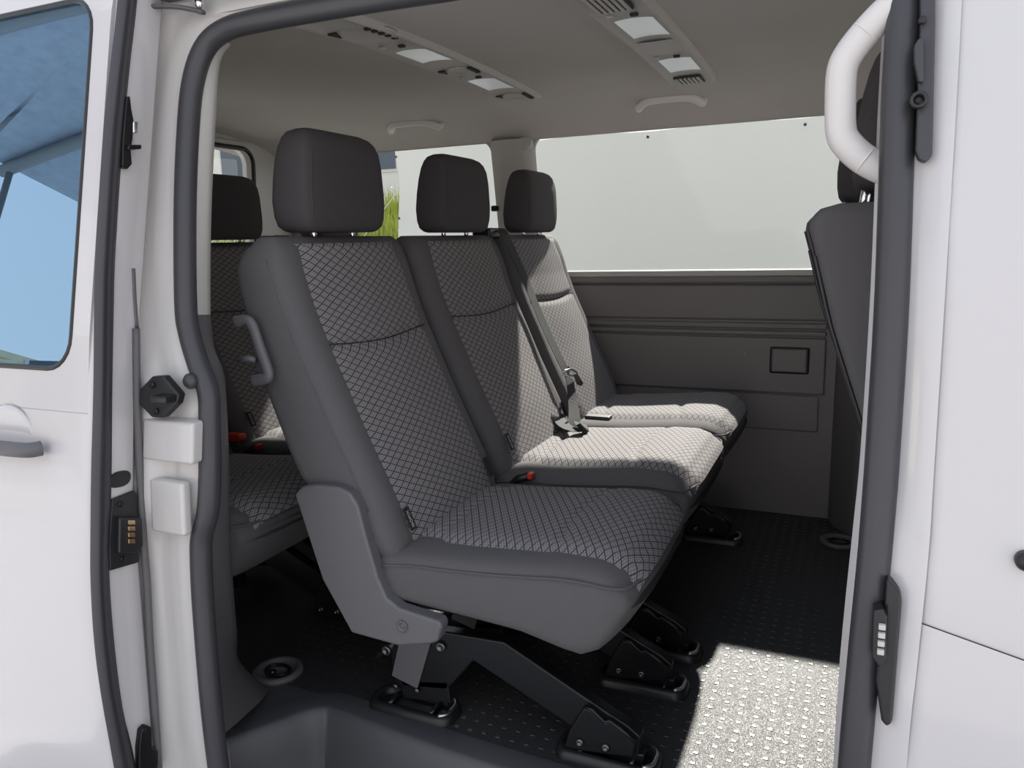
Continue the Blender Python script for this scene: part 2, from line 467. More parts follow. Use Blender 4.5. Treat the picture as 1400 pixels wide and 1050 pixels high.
# front (B) pillar lower casing jutting into the cabin
bp_ = [(-.043, 2.775), (-.02, 2.70), (.035, 2.61), (.064, 2.60), (.22, 2.60), (.30, 2.775)]
loft('pillar_foot', [[Vector((a + dx, 2.775 - (2.775 - b) * k, z)) for a, b in bp_] for z, k, dx in ((0, 1, 0), (.3, .80, .0), (.6, .55, .0), (.85, .40, .015), (1.0, .4, .05), (1.36, .6, .05))], DARKP, wl, caps=False, smooth=False, bevel=.01)

# windows
def pane(name, x0, x1, label, z0=.855, z1=1.365):
    o = thing(name, label, 'window', ((x0 + x1) / 2, y_far(z0) + .02, z0), kind='structure')
    mk('glass_pane', [(x0, y_far(z0) + .02, z0), (x1, y_far(z0) + .02, z0), (x1, y_far(z1) + .02, z1), (x0, y_far(z1) + .02, z1)], [(0, 1, 2, 3)], GLASS, o)
    return o
w1 = pane('window_1', -1.10, .52, 'large clear side window facing the white tarpaulin')
V = [(-1.09, 2.79, .848), (.51, 2.79, .848), (.51, 2.79, .868), (-1.09, 2.79, .868)]
box('window_sill', (-.29, 2.785, .853), (1.58, .05, .022), PILLP, w1, bevel=.005)
w2 = pane('window_2', -2.16, -1.25, 'clear rear side window behind the headrests')
box('window_sill', (-1.70, 2.785, .853), (.88, .05, .022), PILLP, w2, bevel=.005)

# ---- rear wall with tailgate window
wr = thing('wall_rear', 'pale trimmed tailgate wall at the back of the van', 'wall', (-2.3, 1.9, 0), kind='structure')
R90 = lambda pts: pts
def rear_ring():
    I = rrect(1.30, 2.50, .92, 1.365, .06, 6); O = []
    x0, x1, z0, z1 = 1.02, 2.80, .0, 1.46
    for i, (x, z) in enumerate(I):
        c = i // 7; f = (i % 7) / 6
        q = [((x, z0), (x1, z0), (x1, z)), ((x1, z), (x1, z1), (x, z1)), ((x, z1), (x0, z1), (x0, z)), ((x0, z), (x0, z0), (x, z0))][c]
        O.append(q[0] if f < .34 else (q[2] if f > .66 else q[1]))
    lay = lambda P, xx: [Vector((xx + (z - .9) * .06 * (z > .9), y, z)) for y, z in P]
    mid = [((a[0] - 1.9) * 1.04 + 1.9, (a[1] - 1.14) * 1.12 + 1.14) for a in I]
    V, F = loftdata([lay(O, -2.30), lay(O, -2.26), lay(mid, -2.26), lay(mid, -2.245), lay(I, -2.245), lay(I, -2.30), lay(O, -2.30)], True, False)
    mk('tailgate_trim', V, F, PILLP, wr, bevel=.004)
    tube('window_gasket', [Vector((-2.243 + (z - .9) * .06 * (z > .9), y, z)) for y, z in I], .009, BLACKP, wr, closed=True, n=8)
rear_ring()
w3 = thing('window_3', 'tailgate window behind the last row', 'window', (-2.28, 1.9, .92), kind='structure')
mk('glass_pane', [(-2.275, 1.29, .91), (-2.275, 2.51, .91), (-2.25, 2.51, 1.37), (-2.25, 1.29, 1.37)], [(0, 1, 2, 3)], GLASS, w3)

# ---- front bulkhead and dashboard beyond the front seats
wf = thing('wall_front', 'dark dashboard bulkhead ahead of the front seats', 'wall', (1.15, 1.9, 0), kind='structure')
box('bulkhead', (1.17, 1.9, .38), (.05, 1.9, .78), BLACKP, wf, bevel=0)
box('dashboard', (1.03, 1.9, .66), (.28, 1.66, .26), DARKP, wf, bevel=.05, seg=4)

# ---- near side body (vehicle right): pillar jambs, seal, trims
wq = thing('wall_right', 'white painted door jamb and body side around the sliding door opening', 'body side', (-1.2, .95, -.2), kind='structure')
# seal path
LP = [(299, 1050), (288, 955), (278, 830), (275, 764), (276, 732), (284, 701), (287, 650), (287, 575), (285, 535), (271, 497), (259, 455), (254, 415), (253, 300), (256, 200), (263, 118), (279, 68), (306, 42), (348, 29), (450, 10), (560, -8), (640, -21)]
lp = [onside(a, b, y_seal) for a, b in LP]
RP = [(1235, 0), (1228, 150), (1220, 400), (1208, 600), (1197, 750), (1182, 900), (1168, 1050)]
rp_ = [ony(a, b, .895 + .0 * b) for a, b in RP]
rp_ = [onside(a, b, lambda z: y_seal(z) - .01) for a, b in RP]
zt = lp[-1].z; yt = lp[-1].y
top = [Vector((-.3, yt, zt + .002)), Vector((-.08, yt, zt)), Vector((-.01, yt - .005, zt - .02)), Vector((.022, yt - .02, zt - .07))]
bot = [Vector((rp_[-1].x, y_seal(.1), .12)), Vector((.02, .90, -.10)), Vector((-.03, .905, -.165)), Vector((-.5, .905, -.175)), Vector((-.93, .905, -.165)), Vector((-.985, .90, -.10))]
seal_path = smoothpath(lp + top + rp_ + bot, 5, True)
sl = tube('door_seal', seal_path, .0182, RUBBER, wq, n=14, closed=True)
# painted jamb running round the opening from the seal outwards
jp = smoothpath([lp[0] + Vector((0, 0, -.25))] + lp + top[:2] + [Vector((.6, yt, zt))], 4)
nj = len(jp); i_c0 = 4 * 15; i_c1 = 4 * 18
rows = []
for i, p in enumerate(jp):
    k = min(1, max(0, (i - i_c0) / (i_c1 - i_c0))); a_ = k * PI / 2
    d = Vector((-math.cos(a_), 0, math.sin(a_)))
    r_ = []
    for dist, off in ((-.012, .012), (.010, .002), (.028, -.010), (.06, -.012), (.080, -.016), (.094, -.034), (.14, -.040), (.17, -.030), (.34, -.026)):
        q = p + d * dist
        r_.append(Vector((q.x, y_seal(q.z) + off, q.z)))
    rows.append(r_)
loft('door_jamb', rows, JAMB, wq, closed=False, caps=False)
mk('rear_quarter', [(x_, y_seal(z_) - .024, z_) for z_ in (-.5, 0, .3, .58, .8, .97, 1.2, 1.37, 1.45) for x_ in (-2.32, -1.16)], [(2 * i, 2 * i + 1, 2 * i + 3, 2 * i + 2) for i in range(8)], WHITE, wq)
# small jamb pressings: ledges and steps
def jb(px0, py0, px1, py1, off=-.02, th=.012, m=JAMB, name='jamb_pressing', bev=.005, parent=None):
    a = onside(px0, py0, lambda z: y_seal(z) + off); b = onside(px1, py1, lambda z: y_seal(z) + off)
    z0, z1 = sorted((a.z, b.z)); x0, x1 = sorted((a.x, b.x))
    P = [(x0, y_seal(z0) + off, z0), (x1, y_seal(z0) + off, z0), (x1, y_seal(z1) + off, z1), (x0, y_seal(z1) + off, z1)]
    return prism(name, P, (0, th, 0), m, parent or wq, bevel=bev)
jb(194, 572, 262, 637, -.0395, .03, bev=.006)
jb(203, 655, 252, 735, -.0385, .02, bev=.006)
# hexagonal guide block on the jamb
hx = [onside(a, b, lambda z: y_seal(z) - .050) for a, b in ((207, 515), (222, 514), (244, 540), (241, 553), (222, 572), (207, 571), (189, 552), (190, 533))]
hb = prism('guide_block', hx, (0, .016, 0), BLACKP, wq, bevel=.003)
c = onside(225, 545, lambda z: y_seal(z) - .058)
box('guide_tongue', (c.x, c.y, c.z), (.034, .03, .013), BLACKP, hb, bevel=.004)
for a, b in ((209, 526), (214, 562)):
    c = onside(a, b, lambda z: y_seal(z) - .050); lathe('screw', c, (0, -1, 0), [(.0055, 0), (.0055, .003), (.003, .004)], BLACKM, hb, n=12)
c = onside(261, 521, lambda z: y_seal(z) - .02); lathe('rubber_buffer', c, (0, -1, 0), [(.013, -.01), (.013, .004), (.009, .009), (.003, .010)], RUBBER, wq, n=20)
c = onside(266, 585, lambda z: y_seal(z) - .022); lathe('jamb_plug', c, (0, -1, 0), [(.007, 0), (.007, .004), (.003, .006)], BLACKP, wq, n=14)
# upper roller arm and rail of the sliding door
am = tube('roller_arm', smoothpath([onside(150, 7, lambda z: y_seal(z) - .09), onside(185, 9, lambda z: y_seal(z) - .07), onside(235, 9, lambda z: y_seal(z) - .05), onside(262, 13, lambda z: y_seal(z) - .035), onside(278, 17, lambda z: y_seal(z) - .03)], 4), .0065, DARKP, wq, n=8, flat=.6)
c = onside(273, 9, lambda z: y_seal(z) - .03); lathe('roller_pin', c + Vector((0, 0, -.012)), (0, 0, 1), [(.004, 0), (.004, .01), (.007, .012), (.007, .026), (.003, .027)], CHROME, am, n=12)
a = onside(262, 0, lambda z: y_seal(z) - .03)
box('roller_rail', (-.62, a.y - .02, a.z + .009), (.92, .04, .016), BLACKM, wq, bevel=.003)
# rear inner trim (upper pale, lower grey)
TI = [(315, 62, 1.105), (301, 87, 1.10), (295, 167, 1.08), (290, 267, 1.055), (288, 350, 1.04), (288, 430, 1.03), (293, 475, 1.02), (305, 506, 1.015), (309, 536, 1.01), (314, 643, 1.0), (316, 753, 1.02), (324, 863, 1.08), (328, 905, 1.13), (369, 945, 1.212)]
SO = [(317, 57), (293, 73), (280, 110), (275, 183), (270, 300), (270, 430), (277, 470), (290, 503), (298, 528), (303, 600), (299, 703), (291, 800), (300, 930), (306, 1010)]
so = [onside(a - 8, b, lambda z: y_seal(z) + .008) for a, b in SO]
ti = [ony(a, b, y) for a, b, y in TI]
def strip(name, i0, i1, m):
    rr = []
    for a, b in zip(smoothpath(so[i0:i1], 4), smoothpath(ti[i0:i1], 4)):
        bk = b + Vector((-.035, .012, 0)); far = b + Vector((-.10, .015, 0))
        rr.append([a, a.lerp(b, .3) + Vector((.004, -.004, 0)), a.lerp(b, .75) + Vector((.004, -.004, 0)), b, b.lerp(bk, .4), bk, far])
    return loft(name, rr, m, wq, closed=False, caps=False)
strip('upper_pillar_trim', 0, 6, PILLP)
strip('lower_pillar_trim', 5, 14, DARKP)
# inner side lining behind the rear jamb
mk('inner_lining', [(-2.31, 1.06, 0), (-1.20, 1.06, 0), (-1.20, 1.04, .45), (-1.20, 1.04, .85), (-2.31, 1.04, .85)], [(0, 1, 2, 3, 4)], PANELP, wq)
mk('inner_lining_upper', [(-2.31, 1.04, .85), (-1.17, 1.04, .85), (-1.16, 1.08, 1.2), (-1.14, 1.12, 1.36), (-2.31, 1.12, 1.36)], [(0, 1, 2, 3, 4)], PILLP, wq)
# front (B) pillar: flange, outer skin
fe = [onside(a, b, lambda z: y_seal(z) - .012) for a, b in ((1253, -60), (1250, 0), (1242, 150), (1232, 400), (1218, 620), (1206, 750), (1190, 900), (1178, 1050))]
ke = [onside(a, b, lambda z: y_body(z)) for a, b in ((1300, -60), (1297, 0), (1289, 150), (1274, 400), (1259, 640), (1252, 750), (1237, 900), (1222, 1050))]
fe = [Vector((p.x, p.y, q.z)) for p, q in zip(fe, ke)]
fe.append(fe[-1] + Vector((0, -.01, -.5))); ke.append(ke[-1] + Vector((0, .0, -.5)))
rr = []
for a, b in zip(smoothpath(fe, 4), smoothpath(ke, 4)):
    yb = b.y
    rr.append([a + Vector((-.03, .05, 0)), a + Vector((-.012, .012, 0)), a, a + Vector((.006, -.001, 0)), a.lerp(b, .45) + Vector((0, .002, 0)), a.lerp(b, .75) + Vector((.001, -.004, 0)), b + Vector((-.003, -.002, 0)), b + Vector((.003, -.006, 0)), b + Vector((.012, -.007, 0))])
loft('front_pillar_flange', rr, WHITE, wq, closed=False, caps=False)
# inner casing of front pillar (blocks view and light)
loft('front_pillar_casing', [[Vector((.030, y_seal(z) + .010, z)), Vector((.045, y_seal(z) + .06, z)), Vector((.15, y_seal(z) + .07, z)), Vector((.30, y_seal(z) + .05, z))] for z in (-.2, .4, .9, 1.2, 1.36)], PILLP, wq, closed=False, caps=False)
# black upper guide on the pillar
def onp(px, py, off=-.036): return onside(px, py, lambda z: y_seal(z) + off)
ug = prism('pillar_guide', [onp(a, b) for a, b in ((1267, -25), (1279, -15), (1279, 38), (1275, 213), (1265, 223), (1256, 217), (1252, 206), (1258, 38), (1258, -20))], (0, .03, 0), RUBBER, wq, bevel=.003)
prism('guide_tongue', [onp(a, b, -.046) for a, b in ((1256, 52), (1263, 52), (1263, 112), (1256, 112), (1250, 84), (1250, 62))], (0, .02, 0), RUBBER, ug, bevel=.002)
c = onp(1256, 137, -.040); lathe('guide_socket', c, (0, -1, 0), [(.009, -.01), (.009, .006), (.0055, .006), (.0055, -.004), (.001, -.004)], BLACKP, ug, n=18)
c = onp(1261, 28, -.038); lathe('screw', c, (0, -1, 0), [(.004, -.01), (.004, .004), (.001, .004)], BLACKP, ug, n=12)
# lower contact block
lc = prism('contact_block', [onp(a, b) for a, b in ((1212, 791), (1232, 813), (1233, 827), (1220, 990), (1212, 996), (1205, 987), (1197, 930), (1208, 850))], (0, .03, 0), BLACKP, wq, bevel=.004)
prism('contact_housing', [onp(a, b, -.046) for a, b in ((1194, 835), (1207, 833), (1213, 845), (1212, 900), (1204, 915), (1195, 903), (1192, 898))], (0, .03, 0), BLACKP, lc, bevel=.002)
for k in range(4):
    c = onp(1206 - k * .7, 857 + 11.3 * k, -.048); box('contact', c, (.007, .006, .006), PILLP, lc, bevel=.001)
# front door skin (closed front door) : upper and lower pressing with crease
fd = thing('front_door', 'closed white front door skin ahead of the opening', 'door', (.5, .88, -.3))
def skin(name, zl, zr_, wh, doff=0):
    rows_ = []
    N = 14
    for i in range(N + 1):
        t = i / N; r_ = []
        for xx in (.0, .004, .02, .06, .12, .2, .3, .45, .7, 1.15):
            za = interp([(0, zl[0]), (.075 + .13, zl[1]), (1.2, zl[1])], xx); zb = interp([(0, zr_[0]), (.075 + .13, zr_[1]), (1.2, zr_[1])], xx)
            z = za + (zb - za) * t
            ex = interp([(-.6, .062), (.369, .077), (.64, .081), (.92, .080), (1.2, .077), (1.5, .075)], z)
            e_ = .004 * math.exp(-min(t * 1.0, 1 - t) * (abs(zb - za)) / .012)
            r_.append(Vector((ex + xx, y_body(z) - .004 + doff + e_ + (.008 if xx == 0 else 0), z)))
        rows_.append(r_)
    return loft(name, rows_, wh, fd, closed=False, caps=False)
skin('upper_skin', (.561, .512), (1.42, 1.42), WHITE)
skin('lower_skin', (-.60, -.60), (.561, .512), WHITE, -.003)
c = onside(1402, 766, lambda z: y_body(z) - .006); lathe('black_knob', c, (0, -1, 0), [(.010, -.004), (.010, .006), (.007, .011), (.002, .012)], BLACKP, fd, n=20)

# =================================================================== SLIDING DOOR
XD = -1.08
sdoor = thing('sliding_door', 'white sliding door slid back, with tinted glass and black edge seal', 'door', (-1.6, .85, -.3))
def yd(z): return y_door(z)
# window in the skin
gx = [onside(a, b, y_door) for a, b in ((117, 133), (101, 330), (97, 483), (69, 519), (0, 510), (0, 20), (80, 0))]
win = (-2.02, sum(g.x for g in gx[:3]) / 3, .796, 1.385)
zs = [-.45, -.2, 0, .14, .3, .45, .58, .66, .72]
# lower skin rolled into the end face
def doorrow(z, x0=-2.2):
    y = yd(z)
    cr_ = .007 * math.exp(-((z - .565) / .012) ** 2)
    return [Vector((x0, y, z)), Vector((-1.7, y + cr_, z)), Vector((-1.3, y + cr_, z)), Vector((XD - .05, y + cr_, z)), Vector((XD - .016, y, z)), Vector((XD - .008, y + .0015, z)), Vector((XD - .002, y + .006, z)), Vector((XD, y + .012, z)), Vector((XD, y + .072, z)), Vector((XD - .01, y + .085, z)), Vector((XD - .05, y + .088, z))]
zz = [-.45 + .02 * k for k in range(0, 63)]
rows = [doorrow(z) for z in zz if z < .735]
loft('lower_skin', rows, WHITE, sdoor, closed=False, caps=False)
frame_ring('window_surround', (-2.2, XD - .0155, .729, 1.46), win, .055, yd, .012, WHITE, sdoor)
rows = [[Vector((XD - .0157, yd(z), z)), Vector((XD - .008, yd(z) + .0015, z)), Vector((XD - .002, yd(z) + .006, z)), Vector((XD, yd(z) + .012, z)), Vector((XD, yd(z) + .072, z)), Vector((XD - .01, yd(z) + .085, z)), Vector((XD - .05, yd(z) + .088, z))] for z in zz if z > .725] + [[Vector((XD - .0157, yd(1.43), 1.43)), Vector((XD - .008, yd(1.43) + .0015, 1.43)), Vector((XD - .002, yd(1.43) + .006, 1.43)), Vector((XD, yd(1.43) + .012, 1.43)), Vector((XD, yd(1.43) + .072, 1.43)), Vector((XD - .01, yd(1.43) + .085, 1.43)), Vector((XD - .05, yd(1.43) + .088, 1.43))]]
loft('end_frame', rows, WHITE, sdoor, closed=False, caps=False)
wi = rrect(win[0] - .004, win[1] + .004, win[2] - .004, win[3] + .004, .057, 6)
gl_ = mk('window_glass', [(x, yd(z) + .005, z) for x, z in wi], [tuple(range(len(wi)))], DARKGLASS, sdoor)
tube('window_rubber', [(x, yd(z) + .002, z) for x, z in rrect(*win, .055, 6)], .0045, BLACKP, gl_, closed=True, n=8)
# black weatherstrip along the front edge of the door
ws_in = [(163, 0), (152, 100), (142, 200), (133, 350), (131, 414), (130, 529), (127, 640), (126, 720), (126, 795), (131, 879), (141, 955), (158, 1050)]
ws_out = [(184, 0), (173, 100), (162.5, 217), (154, 350), (152, 414), (150, 529), (149, 650), (147, 726), (146, 783), (152, 870), (164, 966), (183, 1050)]
ringa = []
A = [onx(a, b, XD) for a, b in ws_in]; B = [onx(a, b, XD) for a, b in ws_out]
A = [A[0] + Vector((0, .02, .1))] + A + [A[-1] + Vector((0, .01, -.3))]; B = [B[0] + Vector((0, .02, .1))] + B + [B[-1] + Vector((0, .01, -.3))]
rr = []
for a, b in zip(smoothpath(A, 4), smoothpath(B, 4)):
    rr.append([a + Vector((-.004, 0, 0)), a + Vector((.006, .001, 0)), a.lerp(b, .3) + Vector((.011, 0, 0)), a.lerp(b, .45) + Vector((.006, 0, 0)), a.lerp(b, .6) + Vector((.010, 0, 0)), b + Vector((.006, 0, 0)), b + Vector((-.004, 0, 0))])
loft('weatherstrip', rr, RUBBER, sdoor, closed=False, caps=False)
# inner edge seal of the door (thin dark bead)
be = [onx(a, b, XD + .003) for a, b in ((186, 449), (187, 540), (190, 620), (193, 680), (196, 740), (201, 800), (205, 879), (211, 960), (217, 1050))]
tube('edge_bead', smoothpath(be, 4), .0062, DARKP, sdoor, n=8)
tube('edge_bead', smoothpath([onx(a, b, XD - .002) for a, b in ((181, 367), (183, 410), (186, 449))], 3), .0045, SHIELDP, sdoor, n=8)
# edge of the pale inner lining with a gas tube
tube('lining_edge', smoothpath([onx(a, b, XD - .03) for a, b in ((178, 60), (183, 85), (181, 200), (179, 262))], 4), .007, PILLP, sdoor, n=8)
# hardware on the end face
def face(px, py, d=0): return onx(px, py, XD + d)
hk = prism('latch_bracket', [face(a, b) for a, b in ((166, 135), (171, 132), (173, 150), (176, 165), (175, 190), (172, 205), (174, 225), (168, 232), (160, 229), (161, 190))], (.012, 0, 0), BLACKM, sdoor, bevel=.002)
prism('latch_finger', [face(a, b) for a, b in ((164, 199), (182, 199), (182, 205), (163, 206))], (.02, 0, 0), BLACKM, hk, bevel=.002)
prism('latch_pin', [face(a, b) for a, b in ((174, 167), (181, 167), (180, 183), (174, 183))], (.014, 0, 0), CHROME, hk, bevel=.002)
prism('oval_hole_dark', [face(163 + 15 * sgnp(math.cos(t), .8) * 1.0, 655 - 4 * math.cos(t) + 11 * sgnp(math.sin(t), .8)) for t in [2 * PI * k / 20 for k in range(20)]], (.002, 0, 0), BLACKP, sdoor, bevel=.0005)  # thin black disc standing in for the dark inside an oval hole
cp = prism('contact_plate', [face(a, b) for a, b in ((150, 682), (181, 670), (184, 674), (188, 765), (185, 769), (147, 780), (146, 740))], (.006, 0, 0), BLACKP, sdoor, bevel=.002)
prism('contact_housing', [face(a, b) for a, b in ((153, 706), (184, 706), (186, 745), (176, 755), (152, 755))], (.018, 0, 0), BLACKP, cp, bevel=.003)
for k in range(4): prism('contact', [face(a, b + 8.6 * k, .018) for a, b in ((174, 711), (183, 711), (183.5, 717), (174.5, 717))], (.003, 0, 0), GOLD, cp, bevel=.0006)
for a, b in ((164, 689), (167, 764)): lathe('screw', face(a, b, .005), (1, 0, 0), [(.005, 0), (.005, .003), (.002, .003)], BLACKM, cp, n=12)
lk = prism('lower_hook', [face(a, b) for a, b in ((187, 996), (194, 989), (201, 992), (202, 1020), (210, 1024), (210, 1042), (206, 1056), (184, 1056), (184, 1020))], (.012, 0, 0), BLACKM, sdoor, bevel=.002)
lathe('hook_screw', face(196, 998, .012), (1, 0, 0), [(.004, -.002), (.004, .003), (.001, .003)], BLACKM, lk, n=12)
# outside handle in its dish
hz = onside(30, 605, y_door)
hd = tube('door_handle', smoothpath([Vector((-2.0, hz.y - .028, hz.z)), Vector((hz.x - .25, hz.y - .034, hz.z)), Vector((hz.x - .05, hz.y - .034, hz.z - .001)), Vector((hz.x + .045, hz.y - .028, hz.z - .002)), Vector((hz.x + .062, hz.y - .010, hz.z - .002))], 5), .0125, DARKP, sdoor, n=12)
lathe('handle_dish', (hz.x - .03, hz.y + .003, hz.z), (0, -1, 0), [(.062, -.004), (.060, .0008), (.055, .0008), (.04, .0002), (.001, 0)], WHITE, hd, n=28)

# =================================================================== SEATS
BF = [(.395, -.722), (.442, -.739), (.55, -.787), (.647, -.834), (.73, -.870), (.80, -.902), (.873, -.930), (.95, -.952), (.985, -.960), (1.0, -.975)]
BR = [(.395, -.85), (.442, -.875), (.486, -.90), (.537, -.955), (.60, -.985), (.732, -1.034), (.873, -1.062), (.947, -1.072), (.982, -1.045), (1.0, -1.02)]
BZ = [.395, .405, .442, .50, .55, .60, .647, .69, .73, .765, .80, .84, .873, .91, .94, .96, .975, .986, .994, 1.0]
def backw(z, hw):   # half width: narrows at the top
    k = 1.0 - .10 * max(0, (z - .93) / .07) ** 2.2
    if z < .44: k *= .93 + .07 * (z - .395) / .045
    return hw * k
def frontx(z, dy, hw, n=7):
    xf = interp(BF, z); xr = interp(BR, z); a = (xf - xr) / 2; xc = (xf + xr) / 2
    b = backw(z, hw); q = min(.999, abs(dy) / b)
    x = xc + a * (1 - q ** n) ** (1 / n)
    u = abs(dy) / hw
    x += .012 * math.exp(-((u - .86) / .16) ** 2) * min(1, max(0, (z - .40) / .08)) * min(1, max(0, (1.0 - z) / .07))
    return x
def backrest(parent, yc, hw, grooves, zoff=0, m=FABRIC):
    rings = []
    for z in BZ:
        xf = interp(BF, z); xr = interp(BR, z); a = (xf - xr) / 2; xc = (xf + xr) / 2
        if z > .985: a *= (.75 if z > .995 else .92)
        if z < .40: a *= .8
        ring = []
        for dx, dy in se(a, backw(z, hw), 7, 44):
            x = xc + dx
            if dx > 0:
                u = abs(dy) / hw
                x += (dx / a) * .012 * math.exp(-((u - .86) / .16) ** 2) * min(1, max(0, (z - .40) / .08)) * min(1, max(0, (1.0 - z) / .07))
            ring.append(Vector((x, yc + dy, z)))
        rings.append(ring)
    bk = loft('backrest', rings, m, parent)
    # patterned centre panel
    V = []; F = []; U = []
    nz, ny = 90, 14
    hwi = hw * .79
    L = 0; pz = None
    for i in range(nz + 1):
        z = .405 + (.986 - .405) * i / nz
        xx0 = frontx(z, 0, hw)
        if pz is not None: L += math.hypot(z - pz[0], xx0 - pz[1])
        pz = (z, xx0)
        for j in range(ny + 1):
            s = -1 + 2 * j / ny
            dy = s * hwi * (1.0 if z < .9 else 1 - .08 * ((z - .9) / .09) ** 2)
            ed_ = .0045 if abs(s) < .99 else -.004
            if i == nz: ed_ = -.002
            gr = 0
            for g in grooves:
                gr += .011 * math.exp(-((z - g + .012 * (1 - s * s)) / .0085) ** 2)
            x = frontx(z, dy, hw) + ed_ - gr * (1 - .85 * s ** 4) + .012 * (1 - s * s)
            V.append((x, yc + dy, z)); U.append((dy, L))
    for i in range(nz):
        for j in range(ny):
            a = i * (ny + 1) + j; F.append((a, a + 1, a + ny + 2, a + ny + 1))
    pn_ = mk('backrest_panel', V, F, DIAMOND, bk, smooth=True, uvs=U)
    for g in grooves:
        pts = []
        for j in range(15):
            sj = -.97 + 1.94 * j / 14; zg = g - .012 * (1 - sj * sj)
            pts.append(Vector((frontx(zg, sj * hwi, hw) + .0045 - .011 * (1 - .85 * sj ** 4) + .012 * (1 - sj * sj) + .0012, yc + sj * hwi, zg)))
        tube('panel_seam', pts, .0015, SEAM, pn_, n=6)
    # piping seams between side and front
    for sgn in (-1, 1):
        pts = [Vector((frontx(z, .90 * hw, hw) - .030, yc + sgn * (backw(z, hw) - .0022), z)) for z in BZ[3:-4]]
        tube('seam', pts, .0022, m, bk, n=6)
    return bk
CT = [(-.80, .415), (-.77, .428), (-.70, .437), (-.6, .441), (-.5, .449), (-.42, .457), (-.36, .457), (-.325, .447), (-.30, .425), (-.285, .40)]
CB = [(-.80, .335), (-.76, .325), (-.70, .318), (-.6, .311), (-.5, .302), (-.42, .282), (-.385, .277), (-.35, .300), (-.32, .334), (-.295, .372), (-.285, .388)]
def cushion(parent, yc, hw, dz=0):
    rings = []
    for x in (-.80, -.785, -.75, -.70, -.65, -.6, -.55, -.5, -.46, -.42, -.39, -.36, -.34, -.32, -.305, -.295, -.288):
        t = interp(CT, x) + dz; b = interp(CB, x) + dz * .4
        zc = (t + b) / 2; h = (t - b) / 2
        k = 1.0
        if x < -.78: k = .97
        if x > -.36: k = 1 - .07 * ((x + .36) / .072) ** 2
        ring = []
        for dy, dzz in se(hw * k, h, 6, 40):
            xx = x
            # rounded plan at the front corners
            ring.append(Vector((xx - (.03 * (abs(dy) / hw) ** 5 if x > -.36 else 0) * ((x + .36) / .072 if x > -.36 else 0), yc + dy, zc + dzz)))
        rings.append(ring)
    cu = loft('cushion', rings, FABRIC, parent)
    V = []; F = []; U = []
    nx, ny = 72, 14; L = 0; pv = None
    for i in range(nx + 1):
        x = -.765 + (-.292 + .765) * i / nx
        z0 = interp(CT, x) + dz
        if pv: L += math.hypot(x - pv[0], z0 - pv[1])
        pv = (x, z0)
        b0 = interp(CB, x) + dz * .4
        for j in range(ny + 1):
            s = -1 + 2 * j / ny
            wd = interp([(-.765, .68), (-.70, .70), (-.66, .78), (-.5, .80), (-.35, .83), (-.30, .80)], x)
            dy = s * hw * wd
            k = 1.0 if x < -.36 else 1 - .07 * ((x + .36) / .072) ** 2
            h = (z0 - b0) / 2
            z = (z0 + b0) / 2 + h * (1 - min(.999, abs(dy) / (hw * k)) ** 6) ** (1 / 6)
            g = .007 * math.exp(-((x + .69 - .012 * s * s) / .009) ** 2) + .006 * math.exp(-((x + .465 - .03 * s * s) / .009) ** 2)
            ed_ = .0075 if abs(s) < .99 else -.004
            g *= 1 - .85 * s ** 4
            V.append((x - (.03 * (abs(dy) / hw) ** 5 * (x + .36) / .072 if x > -.36 else 0) + (.004 if x > -.31 else 0), yc + dy, z + ed_ - g + .004 * (1 - s * s))); U.append((dy, L))
    for i in range(nx):
        for j in range(ny):
            a = i * (ny + 1) + j; F.append((a, a + 1, a + ny + 2, a + ny + 1))
    mk('cushion_panel', V, F, DIAMOND, cu, smooth=True, uvs=U)
    # seam round the flank
    pts = []
    for x in (-.77, -.70, -.6, -.5, -.42, -.37):
        pts.append(Vector((x, yc - hw - .0002, interp(CT, x) + dz - .028)))
    pts += [Vector((-.335, yc - hw * .985, .425 + dz)), Vector((-.308, yc - hw * .90, .423 + dz)), Vector((-.297, yc - hw * .6, .421 + dz)), Vector((-.295, yc, .420 + dz)), Vector((-.297, yc + hw * .6, .421 + dz)), Vector((-.308, yc + hw * .90, .423 + dz)), Vector((-.335, yc + hw * .985, .425 + dz))]
    tube('seam', smoothpath(pts, 4), .0022, FABRIC, cu, n=6)
    return cu
